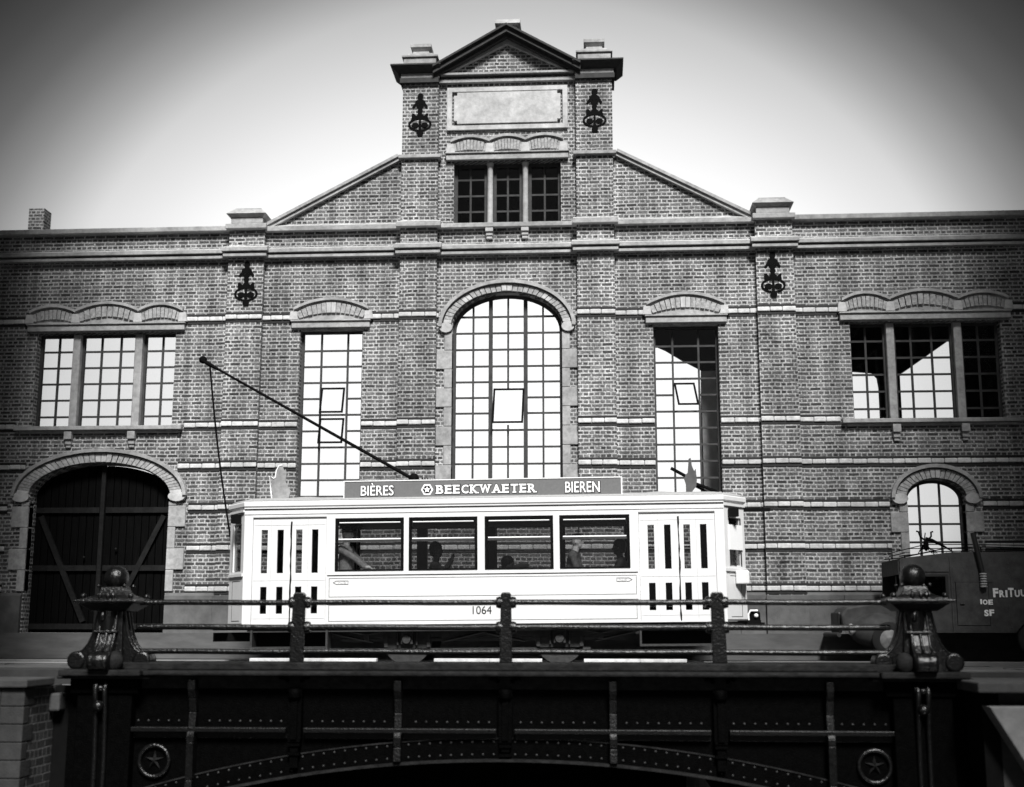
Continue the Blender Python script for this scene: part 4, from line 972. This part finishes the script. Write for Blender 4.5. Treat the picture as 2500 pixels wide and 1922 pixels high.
def newel(cx, label):
    nw_ = thing('newel_post', label, 'post', (cx, 19.2, 0), group='ball topped newel posts of the bridge')
    ped = MB().box(-.62, .62, -.5, .5, -.09, .0).box(-.72, .72, -.3, .3, -.14, -.092)
    obj('base', ped, 'bridge_toplit', nw_, .02)
    s_ = MB().hexa([(-.24, -.24, .0), (.24, -.24, .0), (.24, .24, .0), (-.24, .24, .0)], [(-.19, -.19, .86), (.19, -.19, .86), (.19, .19, .86), (-.19, .19, .86)])
    s_.lathe([(.14, .55), (.15, .6), (.15, .84), (.16, .86)], (-.03, -.14, 0), n=16); s_.box(-.2, .16, -.30, -.2, .53, .57)
    s_.ball((-.07, -.28, .78), .05, 10, 8, (.8, .9, 1.6))
    obj('shaft', s_, 'rail_iron', nw_, .012)
    prof = [(.19, .90), (.215, .78), (.24, .64), (.275, .50), (.33, .37), (.41, .27), (.52, .22)]
    for k in range(4):
        a = k*math.pi/2; ca, sa = math.cos(a), math.sin(a)
        g = MB(); W_ = .135
        poly = prof+[(.62, .14), (.60, .02), (.2, .0)]
        tmp = MB().prism(poly, -W_, W_)
        for t in (-1, 1):   # raised cheeks and centre rib following the curve
            tmp.tube([(x, t*(W_-.015), z) for x, z in prof], .022, 8)
        tmp.tube([(x+.006, 0, z) for x, z in prof], .024, 8)
        tmp.lathe([(.10, -W_-.02), (.135, -W_-.015), (.14, -W_+.03), (.125, -.03), (.14, 0), (.125, .03), (.14, W_-.03), (.135, W_+.015), (.10, W_+.02)], (.5, 0, .125), 'y', 22)
        for t in (-1, 1):
            for q in range(7):
                zz = .82-q*.085; xx = .215 + (.05*(q/6)**2); tmp.ball((xx-.06, t*(W_+.002), zz), .014, 6, 5)
        g.add([(x*ca-y*sa, x*sa+y*ca, z) for x, y, z in tmp.v], tmp.f); g.sm = tmp.sm
        obj('scroll', g, 'rail_iron', nw_)
    bo = MB().ball((.18 if cx < 0 else -.26, -.36, .12), .135, 14, 10, (.95, .9, 1.15)); obj('boss', bo, 'bridge_toplit', nw_)
    cp_ = MB().hexa([(-.27, -.27, .86), (.27, -.27, .86), (.27, .27, .86), (-.27, .27, .86)], [(-.43, -.40, .975), (.43, -.40, .975), (.43, .40, .975), (-.43, .40, .975)]).box(-.485, .485, -.45, .45, .98, 1.025)
    obj('cap_plate', cp_, 'rail_iron', nw_, .015)
    bell = MB(); pr = [(.41, 1.027), (.395, 1.05), (.29, 1.072), (.225, 1.105), (.185, 1.155), (.17, 1.215), (.14, 1.23)]
    rings = [[(sx*r_, sy*r_*.93, z) for sx, sy in ((-1, -1), (1, -1), (1, 1), (-1, 1))] for r_, z in pr]; loft(bell, rings)
    for sx in (-1, 1):
        for sy in (-1, 1): bell.ball((sx*.365, sy*.34, 1.08), .045, 10, 8); bell.ball((sx*.2, sy*.18, 1.235), .03, 8, 6)
    for q in (-.1, .02, .1): bell.ball((q, -.36, 1.08), .05, 8, 6, (.8, .7, 1.1))
    obj('pedestal', bell, 'rail_iron', nw_, .012)
    obj('ball', MB().ball((0, 0, 1.36), .185, 24, 16), 'rail_iron', nw_)
    pr_ = MB().box(-.42, .42, -.22, .3, -3.3, -.36).box(-.52, .52, -.26, .3, -.355, -.145)
    obj('pier', pr_, 'bridge', nw_, .02)
    sc = MB(); pts = [(-.30, -.2), (-.36, -.28), (-.33, -.42), (-.30, -.6), (-.27, -.9), (-.24, -1.3), (-.24, -2.2)]
    for t in (-.09, .05): sc.tube([(t, y, z) for y, z in pts], .04, 8)
    sc.ball((-.03, -.36, -.53), .085, 12, 8); sc.ball((-.02, -.34, -.27), .06, 10, 8, (1.2, 1, .9)); sc.ball((-.12, -.33, -.25), .03, 8, 6, (1, 1, 2))
    obj('bracket', sc, 'rail_iron', nw_)
newel(-5.44, 'black cast-iron newel post with ball top in front of the timber door')
newel(6.53, 'black cast-iron newel post with ball top in front of the chip van')

# ------------------------------------------------------------------ quay walls
M['quay_brick'] = brick('quay_brick', .03, .06, .14, .28, .125, .014)
M['quay_cap'] = mat('quay_cap', .045, .9, noise=.3, nscale=6, bump=.3, stain=.4)
M['quay_stone'] = mat('quay_stone', .03, .9, noise=.3, nscale=6, bump=.4, stain=.4)
ql = thing('quay_wall', 'stone and brick quay wall with flat coping left of the bridge', 'wall', (-6.33, 18.2, 0))
obj('masonry', MB().box(-20, -.16, .04, 1.38, -3.3, -.245).box(-.4, -.02, .5, 1.38, -3.3, -.245), 'quay_stone', ql)
obj('brick_face', B(-.16, 0, .14, 1.3, -3.3, -.25), 'quay_brick', ql)
qs = MB(); z = -.25; k = 0
while z > -3.2:
    qs.box(-.34, .012, .02, .2 if k % 2 else .36, z-.245, z-.006)
    for a, b_ in ((-1.3, -.346), (-2.6, -1.306), (-4.0, -2.606)): qs.box(a+(.3 if k % 2 else 0), b_+(.3 if k % 2 and b_ < -.4 else 0), .01, .1, z-.245, z-.006)
    z -= .25; k += 1
obj('quoin', qs, 'quay_stone', ql, .012)
obj('coping', MB().box(-4, -1.05, -.06, 1.35, -.235, -.12).box(-1.04, .07, -.06, .9, -.235, -.12), 'quay_cap', ql, .02)
obj('end_stone', MB().box(.0, .17, .87, 1.2, -.62, -.36), 'quay_cap', ql, .03)
obj('infill', B(-.05, .62, 1.1, 1.38, -3.3, -.26), 'inner', ql)
M['quay_pale'] = mat('quay_pale', .16, .9, noise=.25, nscale=4, bump=.2, stain=.4)
qr = thing('quay_wall', 'pale battered quay wall with sloping edge right of the bridge', 'wall', (7.15, 18.0, 0))
obj('masonry', MB().box(.25, 20, .35, 1.6, -3.3, -.25), 'quay_stone', qr)
obj('batter', MB().prism([(0.0, -.42), (14, -.3), (14, -3.3), (1.68, -3.3)], -.05, .34), 'quay_pale', qr, .02)
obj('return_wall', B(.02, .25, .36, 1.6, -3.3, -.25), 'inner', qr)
obj('coping', MB().box(-.14, 6, -.08, 1.5, -.24, -.10), 'quay_cap', qr, .02)
obj('end_stone', MB().box(.05, .22, 1.0, 1.25, -.72, -.15).box(.1, .3, 1.05, 1.25, -1.5, -.73), 'quay_stone', qr, .03)
ab2 = thing('bridge_abutment', 'dark masonry ledge under the right end of the bridge arch', 'wall', (5.2, 19.9, -3.2))
obj('masonry', MB().box(-1.6, 2, .2, 6, 0, 1.42), 'stone', ab2); obj('back_wall', B(-13, 3, 6.6, 6.9, 0, 2.9), 'inner', ab2)

# ------------------------------------------------------------------ chip van
M['hub'] = mat('hub', .14, .5, noise=.4, nscale=9)
van = thing('van', 'dark grey chip van with a roof rack and a flue parked by the arched window', 'van', (7.38, 24.8, .06))
vb = MB()
side = [(.28, .46), (.28, .98), (.26, 1.10), (.28, 1.80), (.5, 1.83), (1.29, 1.92), (4.2, 1.92), (4.2, .46), (3.1, .46), (2.95, .62), (2.72, .68), (2.5, .62), (2.35, .46)]
vb.plate(side, [rect(.36, 1.16, 1.06, 1.55)], 0, .06); vb.plate(side, [], 1.5, 1.56)
top = [(.28, 1.80), (.5, 1.83), (1.29, 1.92), (4.2, 1.92)]
for (a, za), (b_, zb2) in zip(top[:-1], top[1:]): vb.hexa([(a, .0, za), (b_, .0, zb2), (b_, 1.56, zb2), (a, 1.56, za)], [(a, 0, za+.05), (b_, 0, zb2+.05), (b_, 1.56, zb2+.05), (a, 1.56, za+.05)])
vb.box(.26, .32, .06, 1.5, .46, 1.06); vb.box(.26, .32, .06, 1.5, 1.55, 1.8); vb.box(4.14, 4.2, .06, 1.5, .46, 1.92); vb.box(.28, 4.2, .06, 1.5, .46, .5)
obj('body', vb, 'van', van)
bn = MB(); prof = [(-.78, .50), (-.82, .8), (-.70, .95), (.1, 1.08), (.26, 1.10), (.26, .5)]
bn.prism(prof, .25, 1.31); bn.ball((-.15, .3, .5), .42, 20, 12, (1.25, .75, .8))
obj('bonnet', bn, 'van', van, .05)
obj('grille', B(-.86, -.78, .4, 1.15, .45, .85), 'van_dark', van, .03)
obj('bumper', MB().tube([(-.9, .1, .42), (-.95, .3, .42), (-.95, 1.3, .42), (-.9, 1.5, .42)], .045, 8), 'underframe', van)
obj('headlight', MB().lathe([(.02, -.05), (.1, -.04), (.11, 0), (.06, .07)], (-.66, .12, .52), 'x', 16), 'stone', van)
for x in (.02, 2.72):
    wv_ = obj('wheel', MB().lathe([(.2, 0), (.31, .0), (.33, .03), (.33, .14), (.3, .16)], (x, -.02, .33), 'y', 28), 'rubber', van)
    hm_ = MB().lathe([(.02, -.03), (.07, -.03), (.1, -.01), (.17, -.015), (.2, .01)], (x, -.02, .33), 'y', 20)
    obj('hubcap', hm_, 'hub', wv_)
obj('cab_window', MB().plate(rect(.36, 1.16, 1.06, 1.55), [rect(.40, 1.11, 1.1, 1.51)], -.012, .05), 'van_dark', van)
obj('window_pane', B(.40, 1.11, .02, .026, 1.1, 1.51), 'tram_glass', van)
obj('cab_interior', B(.34, 1.2, .6, .7, .6, 1.75), 'black', van)
obj('cab_moulding', B(.28, 1.19, -.018, 0, 1.60, 1.625), 'van', van); obj('side_moulding', B(1.27, 2.0, -.012, 0, 1.405, 1.425), 'van', van)
tm = MB().box(1.20, 1.262, -.014, 0, .46, 1.86).box(1.205, 1.23, -.022, -.0142, .46, 1.86)
for z in [.5+.075*k for k in range(19)]: tm.ball((1.247, -.014, z), .008, 6, 5)
obj('pillar_strip', tm, 'van', van)
tm = B(2.25, 2.33, -.006, 0, .48, 1.9)
for z in [.55+.1*k for k in range(13)]: tm.ball((2.29, -.006, z), .013, 6, 5)
obj('seam_strip', tm, 'van', van)
obj('door', MB().plate(rect(1.30, 1.89, .60, 1.40), [], -.010, 0).tube([(1.36, -.03, 1.0), (1.44, -.03, 1.0)], .012, 6), 'van', van)
dl = MB().plate(rect(1.29, 1.90, .59, 1.405), [rect(1.302, 1.888, .602, 1.398)], -.004, 0); obj('door_gap', dl, 'black', van)
def wob(mb, t, x, z, h, y=-.016, w=.085, shear=0.):
    for i, ch_ in enumerate(t):
        if ch_ == ' ': x += w*.6; continue
        ww = w*(.35 if ch_ in 'iI' else 1)*random.uniform(.95, 1.08); hh = h*(1.0 if ch_.isupper() else .78)
        dzz = random.uniform(-.008, .008)
        mb.text(ch_.upper() if ch_ != 'i' else 'I', x, x+ww, z+dzz, z+dzz+hh, y, .008, .045); x += ww+w*.16
for t_, x_, z_, h_, w_ in (('FriTuur', 1.975, 1.125, .17, .098), ('IOE', 1.73, .985, .095, .085), ('SF', 1.79, .775, .12, .085)):
    tl = MB(); wob(tl, t_, x_, z_, h_, w=w_); obj('lettering', tl, 'paint_letter', van)
flu = MB().tube([(1.66, -.06, 2.33), (1.70, -.06, 2.1), (1.79, -.06, 1.58)], [.05, .05, .045], 12)
fo = obj('flue', flu, 'van_dark', van)
fc = MB()
for k in range(6): fc.lathe([(.04, -.02), (.065, -.012), (.065, .008), (.04, .018)], (1.80, -.06, 1.555-k*.047), n=16)
obj('flue_collar', fc, 'stone', fo)
rk = MB()
for yy in (.1, 1.4):
    rk.tube([(.3, yy, 1.90), (.6, yy, 1.93), (1.2, yy, 2.05), (2.0, yy, 2.07), (4.0, yy, 2.0)], .011, 6)
    rk.tube([(.3, yy, 2.0), (.8, yy, 2.12), (1.6, yy, 2.12), (2.6, yy, 2.1), (4.0, yy, 2.04)], .009, 6)
for xx, z0, z1 in ((.42, 1.82, 1.91), (.72, 1.86, 1.96), (1.3, 1.95, 2.06), (1.85, 1.95, 2.07), (2.7, 1.95, 2.06)):
    for yy in (.1, 1.4): rk.tube([(xx, yy, z0), (xx-.02, yy, z1)], .011, 6)
for xx in (.4, 1.2, 2.2): rk.tube([(xx, .1, 1.96), (xx, 1.4, 1.96)], .009, 6)
obj('roof_rack', rk, 'iron', van)
# crayfish-like figure of bent iron lying on the rack
cf = MB().ball((0, 0, .08), .07, 12, 8, (.8, .8, 1.7)); cf.tube([(-.02, 0, .18), (-.1, 0, .24), (-.13, 0, .34), (-.17, 0, .35)], .018, 8); cf.tube([(.05, 0, .18), (.11, 0, .25), (.11, 0, .33), (.15, 0, .34)], .018, 8)
cf.tube([(0, 0, .2), (.12, 0, .17), (.3, 0, .08), (.48, 0, -.03)], [.04, .035, .025, .012], 8); cf.tube([(-.02, 0, .2), (.0, 0, .32)], .01, 6)
for k in range(4): cf.tube([(0, -.05, .02+k*.04), (.14-.04*k, -.12, -.03), (.17-.03*k, -.14, -.09)], .009, 6); cf.tube([(0, .05, .02+k*.04), (-.1, .1, -.02), (-.13, .12, -.09)], .009, 6)
tag(obj('rack_ornament', cf, 'iron', loc=(8.32, 25.4, 2.12)), 'spiky black crayfish-like ornament lying on the van roof rack', 'ornament')

# ------------------------------------------------------------------ unseen houses added out of view to shade the facade edges
def shade_house(x0, x1, y0, y1, h, label):
    ho = thing('shade_house', label, 'house', ((x0+x1)/2, (y0+y1)/2, 0), group='unseen houses added for shade')
    a, b_, c, d = x0-(x0+x1)/2, x1-(x0+x1)/2, y0-(y0+y1)/2, y1-(y0+y1)/2
    obj('wall', B(a, b_, c, d, -.4, h), 'brick', ho)
    obj('roof', MB().prism([(a-.3, h), (b_+.3, h), ((a+b_)/2, h+3)], c-.2, d+.2), 'lead_shade', ho)
    side = b_ if (x0+x1) < 0 else a; sg = 1 if (x0+x1) < 0 else -1
    wn_ = 0
    z = 2.
    while z < h-2.5:
        y = c+1.2
        while y < d-1.5:
            xs_ = sorted((side+sg*.002, side+sg*.06))
            f = obj('window', B(xs_[0], xs_[1], y, y+1.1, z, z+1.9), 'white_paint', ho)
            xs2 = sorted((side+sg*.062, side+sg*.07)); obj('pane', B(xs2[0], xs2[1], y+.08, y+1.02, z+.08, z+1.82), 'black', f)
            y += 2.6
        z += 3.2
shade_house(-21, -7.0, -3, 15, 25, 'unseen brick house added to shade the left edge of the facade')
shade_house(11.9, 26, -3, 16, 25, 'unseen brick house added to shade the right edge of the facade')
